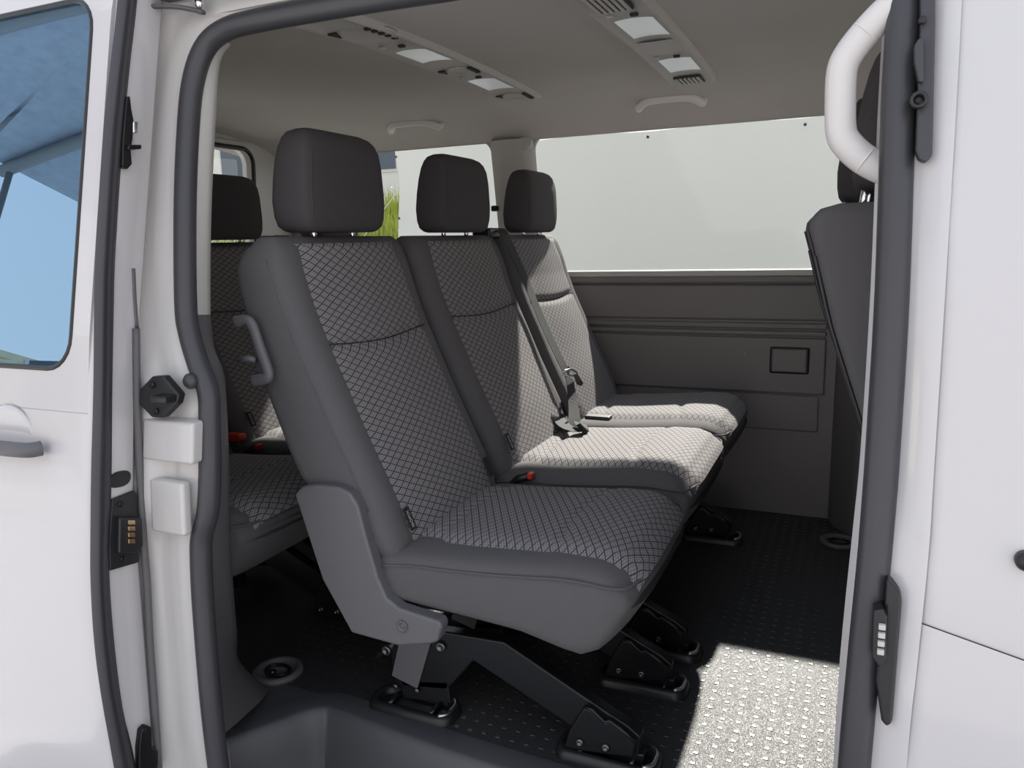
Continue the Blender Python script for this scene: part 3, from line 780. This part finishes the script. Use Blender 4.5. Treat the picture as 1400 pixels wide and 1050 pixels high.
def headrest(parent, yc, name='headrest', x0=-.986, zb=1.008, zt=1.203, hw=.138, hd=.051, posts=True):
    H = zt - zb; rings = []
    for t, kw, kd, lean in ((0, .80, .62, 0), (.015, .86, .78, 0), (.06, .94, .92, 0), (.15, .985, .98, 0), (.3, 1.0, 1.0, 0), (.5, .985, .96, .002), (.68, .965, .90, .005), (.82, .925, .82, .007), (.91, .87, .70, .007), (.965, .80, .55, .006), (1.0, .66, .34, .005)):
        ring = []
        for dx, dy in se(hd * kd, hw * kw, 6, 44):
            ring.append(Vector((x0 + lean + dx, yc + dy, zb + H * t)))
        rings.append(ring)
    hr_ = loft(name, rings, HRFAB, parent)
    for sgn in (-1, 1):
        pts = []
        for (t, kw, kd, lean) in ((.02, .80, .72, 0), (.12, .86, .90, 0), (.3, .88, .95, 0), (.5, .87, .95, .002), (.7, .83, .9, .005), (.85, .77, .80, .007), (.95, .68, .58, .006)):
            y = sgn * hw * kw
            # point on ring surface at that dy (front side)
            W = hw * (interp([(0, .8), (.06, .94), (.3, 1), (.68, .965), (.91, .87), (1, .66)], t)); D = hd * interp([(0, .62), (.06, .92), (.3, 1), (.5, .96), (.68, .90), (.91, .70), (1, .34)], t)
            q = min(.98, abs(y) / W)
            pts.append(Vector((x0 + lean + D * (1 - q ** 6) ** (1 / 6), yc + y, zb + H * t)))
        tube('seam', smoothpath(pts, 4), .0018, HRFAB, hr_, n=6)
    if posts:
        for sgn in (-1, 1):
            tube('post', [(x0 + .0, yc + sgn * .065, .975), (x0, yc + sgn * .065, zb + .03)], .006, CHROME, hr_, n=10)
    return hr_
def leg(parent, y, dx=0, side=-1):
    Y = y
    L = lambda pts: [Vector((p.x + dx, Y, p.z)) for p in (ony(a, b, 1.262) for a, b in pts)]
    lg = prism('leg', L([(596, 862), (689, 878), (800, 954), (834, 977), (859, 993), (876, 1008), (873, 1034), (771, 1022), (780, 993), (647, 904), (622, 932), (610, 944), (540, 938), (533, 893), (543, 868)]), (0, .030, 0), BLACKM, parent, bevel=.004)
    lc_ = prism('bracket', L([(548, 872), (592, 872), (572, 940), (537, 922)]), (0, -.006, 0), SHIELDP, lg, bevel=.002)
    prism('latch_case', [p + Vector((0, -.012, 0)) for p in L([(781, 992), (800, 962), (812, 966), (829, 982), (836, 980), (858, 997), (872, 1012), (868, 1032), (772, 1020)])], (0, .05, 0), BLACKM, lg, bevel=.006, seg=3)
    tube('latch_ridge', [p + Vector((0, -.012, 0)) for p in L([(803, 962), (812, 965), (829, 982), (836, 980), (858, 997), (872, 1011)])], .004, BLACKM, lg, n=8)
    for a, b in ((796, 1009), (831, 1016)):
        c = L([(a, b)])[0]; lathe('bolt', c + Vector((0, -.012, 0)), (0, -1, 0), [(.008, 0), (.008, .004), (.0055, .006), (.004, .006), (.004, .003), (.001, .003)], STEEL, lg, n=14)
    for a, b in ((530, 888), (604, 883)):
        c = L([(a, b)])[0]; lathe('bolt', c + Vector((0, -.002, 0)), (0, -1, 0), [(.011, 0), (.011, .005), (.007, .007), (.005, .004), (.001, .004)], STEEL, lg, n=16)
    for a, b in ((543, 936), (572, 942)):
        c = L([(a, b)])[0]; lathe('bolt', c + Vector((0, -.006, 0)), (0, -1, 0), [(.006, 0), (.006, .004), (.002, .004)], STEEL, lg, n=12)
    prism('rear_latch', L([(548, 930), (612, 932), (616, 962), (552, 955)]), (0, .03, 0), BLACKM, lg, bevel=.003)
    # hook reaching into the floor tray
    box('front_hook', (dx + L([(855, 1030)])[0].x - dx - .0, Y + .015, .017), (.07, .022, .028), BLACKM, lg, bevel=.004)
    return lg
def isotag(parent, yc, hw, y, z, txt=True):
    """small woven tag sewn into the edge of the backrest panel, leaning with it"""
    x = frontx(z, y - yc, hw) + .010; k = -.43
    V, F = boxdata((x, y, z), (.0025, .019, .040))
    V = [Vector((v.x + (v.z - z) * k, v.y, v.z)) for v in V]
    tg = mk('cloth_tag', V, F, TAGM, parent, bevel=.0006)
    if txt:
        # local x runs up the tag, local z faces forward
        M = Matrix(((1, 0, k, 0), (0, 1, 0, 0), (0, 0, 1, 0), (0, 0, 0, 1))) @ Matrix(((0, 0, 1), (0, -1, 0), (1, 0, 0))).to_4x4()
        lettering('tag_lettering', 'ISOFIX', .0105, (x + .0018, y, z), M, TEXTM, tg)
    return tg

# ---- single seat nearest the opening, middle row
seat = thing('passenger_seat', 'single patterned cloth seat with grey side shield beside the door step', 'seat', (-.6, 1.345, 0), 'single seats')
bk = backrest(seat, 1.345, .228, (.80,))
cu = cushion(seat, 1.348, .232)
headrest(seat, 1.332)
SY = 1.118
sh_poly = [(402, 676), (412, 666), (430, 663), (462, 666), (478, 674), (489, 692), (500, 735), (516, 790), (528, 818), (545, 832), (600, 850), (604, 858), (598, 878), (590, 881), (545, 884), (480, 866), (440, 793)]
P = [ony(a, b, 1.095) for a, b in sh_poly]
sh = prism('side_shield', P, (0, .030, 0), SHIELDP, seat, bevel=.012, seg=5)
lathe('shield_bolt', ony(550, 856, 1.094), (0, -1, 0), [(.011, -.002), (.011, .0025), (.008, .0025), (.007, -.0005), (.004, -.0005), (.004, .0015), (.001, .0015)], DARKP, sh, n=20)
# folding handle on the backrest flank
HP = [(322, 446), (324, 436), (342, 433), (349, 440), (372, 508), (371, 516), (347, 524)]
hp = [ony(a, b, 1.095) for a, b in ((322, 441), (336, 438), (345, 445), (356, 478), (367, 510), (362, 518), (346, 521))]
hh = tube('fold_handle', smoothpath(hp, 4), .0085, SHIELDP, seat, n=10, flat=1.3)
tube('lever', [ony(327, 493, 1.092), ony(340, 490, 1.095), ony(350, 492, 1.098)], [.005, .007, .006], SHIELDP, hh, n=10)
prism('handle_base', [ony(a, b, 1.108) for a, b in ((338, 436), (346, 440), (371, 510), (362, 520), (350, 505))], (0, .02, 0), DARKP, hh, bevel=.003)
leg(seat, 1.262); leg(seat, 1.53)
tube('cross_tube', [(-.62, 1.27, .255), (-.62, 1.56, .255)], .018, BLACKM, seat, n=14)
box('seat_pan', (-.60, 1.40, .285), (.34, .34, .05), BLACKM, seat, bevel=.01)
isotag(seat, 1.345, .228, 1.172, .475)
isotag(seat, 1.345, .228, 1.518, .478, False)

# ---- double bench beyond it
bench = thing('bench_seat', 'two-place patterned bench with sunlit cushions under the big side window', 'bench seat', (-.6, 2.11, 0), 'bench seats')
for yc, hw in ((1.853, .252), (2.362, .252)):
    backrest(bench, yc, hw, (.805,), 0)
    cushion(bench, yc, hw, .012)
headrest(bench, 1.868, hw=.138); headrest(bench, 2.405, hw=.135)
leg(bench, 1.69); leg(bench, 2.44)
tube('cross_tube', [(-.62, 1.69, .255), (-.62, 2.46, .255)], .018, BLACKM, bench, n=14)
box('seat_pan', (-.60, 2.11, .285), (.34, .86, .05), BLACKM, bench, bevel=.01)
isotag(bench, 1.853, .252, 1.660, .500); isotag(bench, 2.362, .252, 2.168, .500)
isotag(bench, 1.853, .252, 2.045, .50, False)
# belts on the bench
def ribbon(name, pts, wv, wd, m, parent, th=.0016):
    P = smoothpath(pts, 6); wv = Vector(wv).normalized()
    r_ = []
    for i, p in enumerate(P):
        t = (P[min(i + 1, len(P) - 1)] - P[max(i - 1, 0)]).normalized()
        u = (wv - t * wv.dot(t)).normalized(); nn = t.cross(u)
        r_.append([p - u * wd / 2 - nn * th / 2, p + u * wd / 2 - nn * th / 2, p + u * wd / 2 + nn * th / 2, p - u * wd / 2 + nn * th / 2])
    return loft(name, r_, m, parent, smooth=False)
def bx(px, py, x): return onx(px, py, x)
belt = ribbon('shoulder_belt', [bx(676, 312, -1.0), bx(690, 322, -.945), bx(713, 370, -.905), bx(742, 440, -.84), bx(770, 500, -.775), bx(778, 512, -.765)], (0, 1, .1), .046, STRAP, bench)
ribbon('lap_belt', [bx(778, 515, -.762), bx(783, 545, -.735), bx(785, 575, -.705), bx(778, 588, -.70)], (0, 1, .1), .046, STRAP, bench)
tg_ = tube('belt_tongue', smoothpath([bx(770, 508, -.758), bx(780, 505, -.75), bx(788, 510, -.75), bx(786, 514, -.75), bx(770, 512, -.756)], 3), .004, CHROME, belt, n=8)
prism('tongue_plate', [bx(a, b, -.745) for a, b in ((783, 512), (789, 511), (797, 524), (794, 528), (788, 526))], (.002, 0, 0), CHROME, belt, bevel=.0005)
box('belt_guide', (-1.0, 2.09, 1.005), (.06, .075, .03), BLACKP, bench, bevel=.008)
# buckles
def buckle(px, py, zc, parent, p):
    b = tube('buckle', [p + Vector((-.055, .01, -.045)), p + Vector((-.02, .004, -.008)), p + Vector((.012, -.002, .006))], .016, BLACKP, parent, n=10, flat=.6)
    box('buckle_button', p + Vector((.016, -.003, .006)), (.012, .022, .014), RED, b, bevel=.002)
    return b
buckle(0, 0, 0, bench, ony(718, 652, 1.592))
ribbon('stub_strap', [onz(752, 545, .50), onz(770, 580, .48), onz(795, 588, .475), onz(793, 578, .485)], (0, 1, 0), .04, STRAP, bench)
ribbon('stub_strap', [ony(703, 617, 1.68), ony(687, 630, 1.64), ony(673, 652, 1.61)], (0, .4, 1), .040, STRAP, bench)
box('buckle_slot', (-.665, 2.115, .466), (.075, .035, .012), BLACKP, bench, bevel=.003)
tube('stub_strap_anchor', [ony(664, 645, 1.60), ony(671, 660, 1.60), ony(678, 656, 1.61)], .006, STEEL, bench, n=8)

# ---- last row: copies
DX = -.81
s3 = copy_tree(seat, None, (DX, 0, .0))
nl = [c_ for c_ in s3.children if c_.name.startswith('leg')][0]
for q in list(nl.children) + [nl]: bpy.data.objects.remove(q)
s3['label'] = 'single patterned cloth seat of the last row, behind the nearer single seat'
b3 = copy_tree(bench, None, (DX, 0, .0)); b3['label'] = 'two-place patterned bench of the last row, in front of the tailgate window'
bb = box('buckle', onz(322, 597, .47) - Vector((DX, 0, 0)), (.05, .03, .02), RED, s3, bevel=.004)

# ---- front seats
def front_seat(yc, dx, label):
    o = thing('front_seat', label, 'seat', (.1 + dx, yc, 0), 'front seats')
    rx = [(.20, .17), (.45, .10), (.655, .040), (.85, -.026), (.954, -.053), (.985, -.062), (1.003, -.060), (1.014, -.048), (1.02, -.025)]
    rings = []
    for z in (.30, .45, .55, .655, .75, .85, .92, .965, .985, 1.0, 1.008, 1.014, 1.018, 1.02):
        xr = interp(rx, z) + dx; th = .13 if z < 1.005 else .13 - (z - 1.005) * 4.5
        k = 1 - .05 * max(0, (z - .985) / .035) ** 3
        rings.append([Vector((xr + th / 2 + a, yc + b, z)) for a, b in se(th / 2, .225 * k, 10, 48)])
    b = loft('backrest', rings, FABRIC, o)
    # carpeted rear panel
    V = []; F = []; zs_ = [.32, .5, .655, .75, .85, .92, .935, .942, .949, .965, .985]
    for z in zs_:
        for j in range(7):
            s = -1 + j / 3
            V.append((interp(rx, z) + dx - .005 + (.006 if abs(s) > .99 else 0) + (.004 if abs(z - .942) < .002 else 0), yc + s * .198, z))
    for i in range(len(zs_) - 1):
        for j in range(6):
            a = i * 7 + j; F.append((a, a + 1, a + 8, a + 7))
    mk('rear_panel', V, F, CARPET, b, smooth=True)
    for sgn in (-1, 1):
        tube('panel_piping', smoothpath([Vector((interp(rx, z) + dx + .001, yc + sgn * .205, z)) for z in zs_[:-2]], 3), .0035, BLACKP, b, n=8)
    h = headrest(o, yc - .0, x0=.045 + dx, zb=1.04, zt=1.245, hw=.14, hd=.056, posts=False)
    for sgn in (-1, 1): tube('post', [(.005 + dx, yc + sgn * .085, .99), (.015 + dx, yc + sgn * .085, 1.07)], .007, CHROME, h, n=10)
    rings = []
    for x in (.10, .12, .2, .4, .55, .60, .62):
        hh_ = .075 if .11 < x < .61 else .055
        rings.append([Vector((x + dx, yc + a, .36 + c)) for a, c in se(.225 if .11 < x < .61 else .21, hh_, 6, 32)])
    loft('cushion', rings, FABRIC, o)
    box('seat_box', (.36 + dx, yc, .145), (.42, .42, .286), DARKP, o, bevel=.02)
    return o
front_seat(1.378, 0, 'dark front seat back standing beside the door opening pillar')
front_seat(1.835, -.03, 'dark middle front seat, between the other two front seats')
front_seat(2.38, .24, 'dark front seat under the far side window')

# =================================================================== FLOOR FITTINGS
def tray(x, y, label, L=.205, W=.088):
    o = thing('floor_anchor', label, 'floor anchor', (x, y, 0), 'seat anchor trays in the floor')
    prs = []
    for sc, z in ((0, 0.0005), (0.002, .012), (.006, .018), (.013, .020), (.018, .017), (.021, .004)):
        prs.append([Vector((x + a, y + b, z)) for a, b in rrect(-L / 2 + sc, L / 2 - sc, -W / 2 + sc, W / 2 - sc, .030 - sc * .5, 6)])
    loft('rim', prs, BLACKP, o, caps=False)
    mk('well', [Vector((x + a, y + b, .0045)) for a, b in rrect(-L / 2 + .015, L / 2 - .015, -W / 2 + .015, W / 2 - .015, .02, 6)], [tuple(range(28))], BLACKP, o)
    tube('striker_bar', [(x + L / 2 - .052, y - .028, .012), (x + L / 2 - .052, y + .028, .012)], .005, STEEL, o, n=10)
    tube('striker_bar', [(x - L / 2 + .052, y - .028, .012), (x - L / 2 + .052, y + .028, .012)], .005, STEEL, o, n=10)
    pts = rrect(-L / 2 + .012, L / 2 - .012, -W / 2 + .012, W / 2 - .012, .022, 6)
    tube('steel_lip', [Vector((x + a, y + b, .0195)) for a, b in pts[1:13]], .0046, LIP, o, n=8)
    return o
rear_c = onz(577, 957, 0.01); front_c = onz(832, 1034, .01)
LEGS = ((1.277, 'single seat leg beside the step'), (1.545, 'single seat leg beside the bench'), (1.705, 'bench leg beside the single seat'), (2.455, 'bench leg beside the side wall'))
for y, t in LEGS:
    tray(-.385, y, 'black anchor tray at the front foot of the ' + t)
    tray(-.815, y, 'black anchor tray at the rear foot of the ' + t)
def ring(x, y, label):
    o = thing('tie_down_ring', label, 'tie-down ring', (x, y, 0), 'tie-down rings in the floor corners')
    lathe('cup', (x, y, 0), (0, 0, 1), [(.058, .0005), (.058, .010), (.053, .014), (.046, .014), (.041, .010), (.038, .002), (.001, .002)], DARKP, o, n=32)
    tube('loop', [Vector((x + .030 * math.cos(t), y + .022 * math.sin(t), .008)) for t in [2 * PI * k / 24 for k in range(24)]], .004, BLACKM, o, closed=True, n=8)
    lathe('bolt', (x - .012, y - .006, .002), (0, 0, 1), [(.009, 0), (.009, .005), (.004, .007), (.001, .007)], STEEL, o, n=14)
c = onz(380, 915, .01); ring(c.x, c.y, 'round black tie-down ring beside the door step')
c = onz(1147, 741, .005); ring(c.x, c.y, 'round black tie-down ring at the far pillar foot')

# =================================================================== CEILING FITTINGS
def zceil(y):
    return interp(prof, y)
def console(x, y0, y1, wdt, items, label):
    o = thing('overhead_console', label, 'console', (x, (y0 + y1) / 2, 1.40), 'overhead lamp consoles')
    ys_ = [y0 + (y1 - y0) * k / 24 for k in range(25)]
    rr = []
    for k, y in enumerate(ys_):
        hwx = wdt / 2 * (1 if 0 < k < 24 else .86); z = zceil(y) - (.013 if 0 < k < 24 else .002)
        rr.append([Vector((x - hwx - .004, y, z + .016)), Vector((x - hwx, y, z + .001)), Vector((x - hwx + .005, y, z - .001)), Vector((x - hwx + .009, y, z + .003)), Vector((x - hwx * .4, y, z + .006)), Vector((x + hwx * .4, y, z + .006)), Vector((x + hwx - .009, y, z + .003)), Vector((x + hwx - .005, y, z - .001)), Vector((x + hwx, y, z + .001)), Vector((x + hwx + .004, y, z + .016))])
    base = loft('housing', rr, CONS, o, closed=False, caps=False)
    for kind, a, b in items:
        z = lambda y: zceil(y) - .013
        if kind == 'lens':
            V = []; F = []
            for i in range(9):
                y = a + (b - a) * i / 8
                for j in range(9):
                    s = -1 + j / 4
                    V.append((x + .006 + s * (wdt / 2 - .022), y - .012 * (1 - s * s), z(y) + .002 - .006 * (1 - s * s) * (1 - (2 * i / 8 - 1) ** 2)))
            for i in range(8):
                for j in range(8):
                    q = i * 9 + j; F.append((q, q + 1, q + 10, q + 9))
            mk('lamp_lens', V, F, LENS, o, smooth=True)
        elif kind == 'vent':
            fr = box('vent_frame', (x - .004, (a + b) / 2, z((a + b) / 2) + .004), (wdt - .05, b - a, .006), SLOT, o, bevel=.002)
            n_ = 6
            for k in range(n_):
                xx = x - .004 - (wdt - .055) / 2 + (wdt - .055) * (k + .5) / n_
                box('vent_slat', (xx, (a + b) / 2, z((a + b) / 2) + .0005), ((wdt - .05) / n_ * .55, b - a - .006, .006), CONS, o, bevel=.001)
        elif kind == 'air':
            c_ = (x, (a + b) / 2, z((a + b) / 2) + .004)
            d_ = lathe('air_outlet', c_, (0, 0, -1), [((b - a) / 2, -.004), ((b - a) / 2, .001), ((b - a) / 2 - .004, .003), ((b - a) / 2 - .006, .001), (.001, .002)], CONS, o, n=28)
            for k in range(5):
                yy = a + (b - a) * (k + .6) / 5.4
                box('slot', (x + wdt / 2 - .020, yy, z(yy) + .0008), (.012, .010, .005), SLOT, o, bevel=.0008)
            prism('air_slot', [(x - .052, a + .01, z(a) - .0005), (x - .030, a + .01, z(a) - .0005), (x - .042, a + .045, z(a) - .0005)], (0, 0, .004), SLOT, o, bevel=.0005)
        elif kind == 'switch':
            box('switch', (x + .02, a, z(a) - .0005), (.016, .012, .006), SLOT, o, bevel=.002)
            box('switch', (x - .03, a, z(a) + .0005), (.014, .010, .006), CONS, o, bevel=.002)
        elif kind == 'blank':
            V = []; F = []
            for i in range(5):
                y = a + (b - a) * i / 4
                for j in range(9):
                    s = -1 + j / 4
                    V.append((x + s * (wdt / 2 - .014), y - .012 * (1 - s * s), z(y) + .0045 - .004 * (1 - s * s)))
            for i in range(4):
                for j in range(8):
                    q = i * 9 + j; F.append((q, q + 1, q + 10, q + 9))
            mk('blank_panel', V, F, CONS, o, smooth=True)
    return o
def YC(px, py): 
    y = 1.8
    for _ in range(20):
        y = .5 * y + .5 * onz(px, py, zceil(y) - .013).y
    return y
def XC(px, py): return onz(px, py, zceil(YC(px, py)) - .013).x
fy = [YC(*p) for p in ((830, 33), (880, 55), (905, 85), (935, 104), (945, 108), (968, 117), (810, 5), (790, -40), (860, 58), (912, 82), (842, 22), (913, 75))]
xf_ = (XC(765, 0) + XC(858, 0)) / 2; wf_ = abs(XC(858, 0) - XC(765, 0))
print('console front', xf_, wf_, fy)
CW = .125
CXF = (XC(975, 116) + XC(870, 60 + 60 * 0) * 0 + XC(928, 121)) / 2
print('cxf', CXF, XC(975, 116), XC(928, 121))
console(CXF, 1.22, YC(950, 119) + .005, CW, [('vent', YC(790, 0) - .10, YC(815, 18)), ('switch', YC(848, 22), 0), ('lens', YC(838, 32) , YC(878, 53)), ('blank', YC(885, 60), YC(905, 77)), ('switch', YC(914, 78), 0), ('lens', YC(912, 83), YC(932, 99)), ('vent', YC(938, 106), YC(950, 115))],
        'overhead lamp and vent strip with two wide white lenses, nearer the front seats')
CXR = (XC(732, 137) + XC(700, 142)) / 2
print('cxr', CXR)
console(CXR, 1.20, YC(718, 140) + .01, CW, [('air', YC(460, 48) - .02, YC(500, 62)), ('lens', YC(540, 74), YC(585, 87)), ('air', YC(598, 98), YC(628, 103)), ('lens', YC(642, 112), YC(668, 125)), ('air', YC(685, 131), YC(712, 137)), ('switch', YC(526, 66), 0), ('switch', YC(640, 107), 0)],
        'overhead lamp and vent strip with round air outlets, above the single seat')
def handle(px, py, L, label):
    lo, hi = 2.2, 2.69
    for _ in range(40):
        y = (lo + hi) / 2
        if ony(px, py, y).z > zceil(y): hi = y
        else: lo = y
    c = ony(px, py, y)
    o = thing('grab_handle', label, 'grab handle', (c.x, c.y, c.z), 'ceiling grab handles')
    n = Vector((0, -.55, -.83)); h = .036
    base = c - n * .012
    t = Vector((1, 0, 0)); d = n.cross(t)
    pts = [base - t * L / 2 - n * .004, base - t * L / 2 + n * .022, base - t * (L / 2 - .016) + n * .030 + d * .026, base - t * (L / 4) + n * .032 + d * .042, base + t * (L / 4) + n * .032 + d * .042, base + t * (L / 2 - .016) + n * .030 + d * .026, base + t * L / 2 + n * .022, base + t * L / 2 - n * .004]
    tube('grip', smoothpath(pts, 5), .013, HANDLEP, o, n=12)
    for s in (-1, 1):
        lathe('mount', base + t * (s * L / 2) - n * .006, n, [(.015, -.012), (.015, .022), (.011, .028), (.003, .030)], HANDLEP, o, n=16)
    return o
handle(917, 141, .20, 'pale grab handle below the wide-lens lamp strip')
handle(568, 173, .20, 'pale grab handle above the rear side window')
# pillar grab handle
gh = thing('pillar_grab_handle', 'pale chunky grab handle on the pillar beside the front seat', 'grab handle', (.0, 1.02, 1.1))
gp = [ony(a, b, 1.03) for a, b in ((1232, 2), (1212, 15), (1183, 45), (1160, 75), (1151, 98), (1149, 140), (1150, 180), (1160, 199), (1183, 219), (1212, 233), (1232, 236))]
g = tube('grip', smoothpath(gp, 5), .0158, GRABP, gh, n=14, flat=1.1)
tube('grip_seam', [p + Vector((-.0112, -.0105, 0)) for p in smoothpath(gp[2:9], 5)], .0012, HANDLEP, g, n=6)
for q in (2, 8):
    d = (gp[q + 1] - gp[q - 1]).normalized(); u = d.orthogonal().normalized(); v = d.cross(u)
    tube('end_collar', [gp[q] + (u * math.cos(t) + v * math.sin(t)) * .0164 for t in [2 * PI * k / 20 for k in range(20)]], .0010, HANDLEP, g, closed=True, n=6)

# =================================================================== OUTSIDE
gr = mk('ground', [(-40, -40, -.55), (40, -40, -.55), (40, 40, -.55), (-40, 40, -.55)], [(0, 1, 2, 3)], CONC)
tag(gr, 'pale concrete yard ground around the van', 'ground', kind='structure')
BY = 4.6
bl = ony(541, 210, BY); bt = ony(640, 197, BY)
ban = thing('tarpaulin', 'white tarpaulin hung along the fence outside the side windows', 'tarpaulin', (bl.x + 3, BY, -.4))
V = []; F = []; nx_, nz_ = 60, 10
for i in range(nx_ + 1):
    for j in range(nz_ + 1):
        xx = bl.x + 7.0 * i / nx_; zz_ = -.45 + (bt.z + .45) * j / nz_
        V.append((xx, BY + .02 * math.sin(xx * 3.1) + .015 * math.sin(xx * 7 + zz_ * 2) + .03 * math.exp(-((xx - bl.x) / .4)) * math.sin(zz_ * 9 + xx * 6), zz_ - .012 * math.sin(xx * 4.2) ** 2 * (j == nz_)))
for i in range(nx_):
    for j in range(nz_):
        a = i * (nz_ + 1) + j; F.append((a, a + nz_ + 1, a + nz_ + 2, a + 1))
mk('sheet', V, F, TARP, ban, smooth=True)
for k in range(8):
    lathe('eyelet', (bl.x + .03 + .85 * k, BY - .045, bt.z - .05), (0, -1, 0), [(.009, 0), (.009, .006), (.005, .006), (.005, 0)], STEEL, ban, n=12)
for k in range(3):
    lathe('eyelet', (bl.x + .03, BY - .045, bt.z - .45 - .40 * k), (0, -1, 0), [(.009, 0), (.009, .006), (.005, .006), (.005, 0)], STEEL, ban, n=12)
# chain-link fence
fc = thing('chain_link_fence', 'galvanised chain-link fence holding the white tarpaulin', 'fence', (-3, BY + .12, -.55))
FX0, FX1, FZ0, FZ1 = -7.0, 5.0, -.55, bt.z + .02
parts = []
sp_ = .075
def wire(p, q):
    return loftdata(tubedata([p, q], .0032, 4), True, True)
kx = FX0
while kx < bl.x - 1.9:
    H = FZ1 - .25 - FZ0
    parts.append(wire(Vector((kx, BY + .12, FZ0)), Vector((kx + H, BY + .12, FZ0 + H))))
    parts.append(wire(Vector((kx + H, BY + .125, FZ0)), Vector((kx, BY + .125, FZ0 + H))))
    kx += sp_
mm = merged('wire_mesh', parts, WIREM, fc); tag(mm, kind='stuff')
for k in range(2):
    tube('fence_post', [(FX0 + 2.2 * k, BY + .14, -.55), (FX0 + 2.2 * k, BY + .14, FZ1 - .1)], .03, WIREM, fc, n=12)
# grass bank
gb = thing('grass_bank', 'sunlit yellow-green grass bank behind the fence', 'grass', (-6, 8, -.55))
bz = lambda y: interp([(5.2, -.55), (6.2, .3), (8.0, 1.35), (10, 1.55), (14, 1.6)], y)
mk('bank', [(x_, y_, bz(y_)) for y_ in (5.2, 6.2, 7, 8, 10, 14) for x_ in (-16, 10)], [(2 * i, 2 * i + 1, 2 * i + 3, 2 * i + 2) for i in range(5)], SOIL, gb)
V = []; F = []
for k in range(14000):
    x_ = random.uniform(-8.0, -1.2); y_ = random.uniform(5.4, 8.6); z_ = bz(y_)
    h_ = random.uniform(.12, .34); a_ = random.uniform(0, 2 * PI); l_ = random.uniform(.02, .12); w_ = .010
    o = len(V); ca, sa = math.cos(a_), math.sin(a_)
    V += [(x_ - w_ * ca, y_ - w_ * sa, z_ - .02), (x_ + w_ * ca, y_ + w_ * sa, z_ - .02), (x_ + l_ * sa, y_ - l_ * ca, z_ + h_)]
    F.append((o, o + 1, o + 2))
tag(mk('grass_blades', V, F, GRASSM, gb, fix=False), kind='stuff')
# buildings
def building(name, c, s, m, label, nxw, nzw, face_):
    o = thing(name, label, 'building', (c[0], c[1], c[2]))
    box('wall', (c[0], c[1], c[2] + s[2] / 2), s, m, o, bevel=.02)
    box('parapet', (c[0], c[1], c[2] + s[2] + .1), (s[0] + .3, s[1] + .3, .2), m, o, bevel=.02)
    ax, sg = face_
    for i in range(nxw):
        for j in range(nzw):
            u_ = -s[1 - ax] / 2 + s[1 - ax] * (i + .5) / nxw; zc_ = c[2] + s[2] * (j + .6) / nzw
            if ax == 0: f_ = box('window', (c[0] + sg * s[0] / 2, c[1] + u_, zc_), (.1, s[1] / nxw * .55, s[2] / nzw * .5), PILLP, o, bevel=.01); box('window_glass', (c[0] + sg * (s[0] / 2 + .04), c[1] + u_, zc_), (.06, s[1] / nxw * .47, s[2] / nzw * .43), BGLASS, f_, bevel=0)
            else: f_ = box('window', (c[0] + u_, c[1] + sg * s[1] / 2, zc_), (s[0] / nxw * .55, .1, s[2] / nzw * .5), PILLP, o, bevel=.01); box('window_glass', (c[0] + u_, c[1] + sg * (s[1] / 2 + .04), zc_), (s[0] / nxw * .47, .06, s[2] / nzw * .43), BGLASS, f_, bevel=0)
    return o
building('warehouse', (-22, 10, -.55), (8, 16, 3), BLDG, 'pale warehouse with grey windows seen past the tailgate', 6, 1, (0, 1))
building('office_block', (-20, 27, -.55), (16, 6, 6.0), BLDG, 'long pale office block above the grass bank', 7, 2, (1, -1))
building('yellow_house', (-26, -14, -.55), (8, 10, 4.2), BLDG2, 'yellow rendered house across the yard', 3, 1, (0, 1))
# shade canopy over the yard on the near side
cn = thing('shade_canopy', 'grey shade canopy on steel beams over the yard', 'canopy', (-7, -5, -.55))
HZ = 2.9
for k in range(3):
    y_ = -2.6 - 2.8 * k
    tube('canopy_beam', smoothpath([(-12.5, y_, 2.3 + HZ), (-10.5, y_, 2.75 + HZ), (-8.5, y_, 2.95 + HZ), (-6.5, y_, 3.0 + HZ)], 5), .10, CANOPY, cn, n=10)
    tube('canopy_post', [(-12.3, y_, -.55), (-12.3, y_, 2.3 + HZ)], .05, CANOPY, cn, n=12)
rr = []
for y_ in (-2.2, -3.6, -5.0, -6.4, -8.8):
    rr.append(smoothpath([Vector((a, y_, b + HZ)) for a, b in ((-12.5, 2.42), (-10.5, 2.87), (-8.5, 3.07), (-6.5, 3.12))], 4))
loft('canopy_cloth', rr, CLOTHC, cn, closed=False, caps=False)
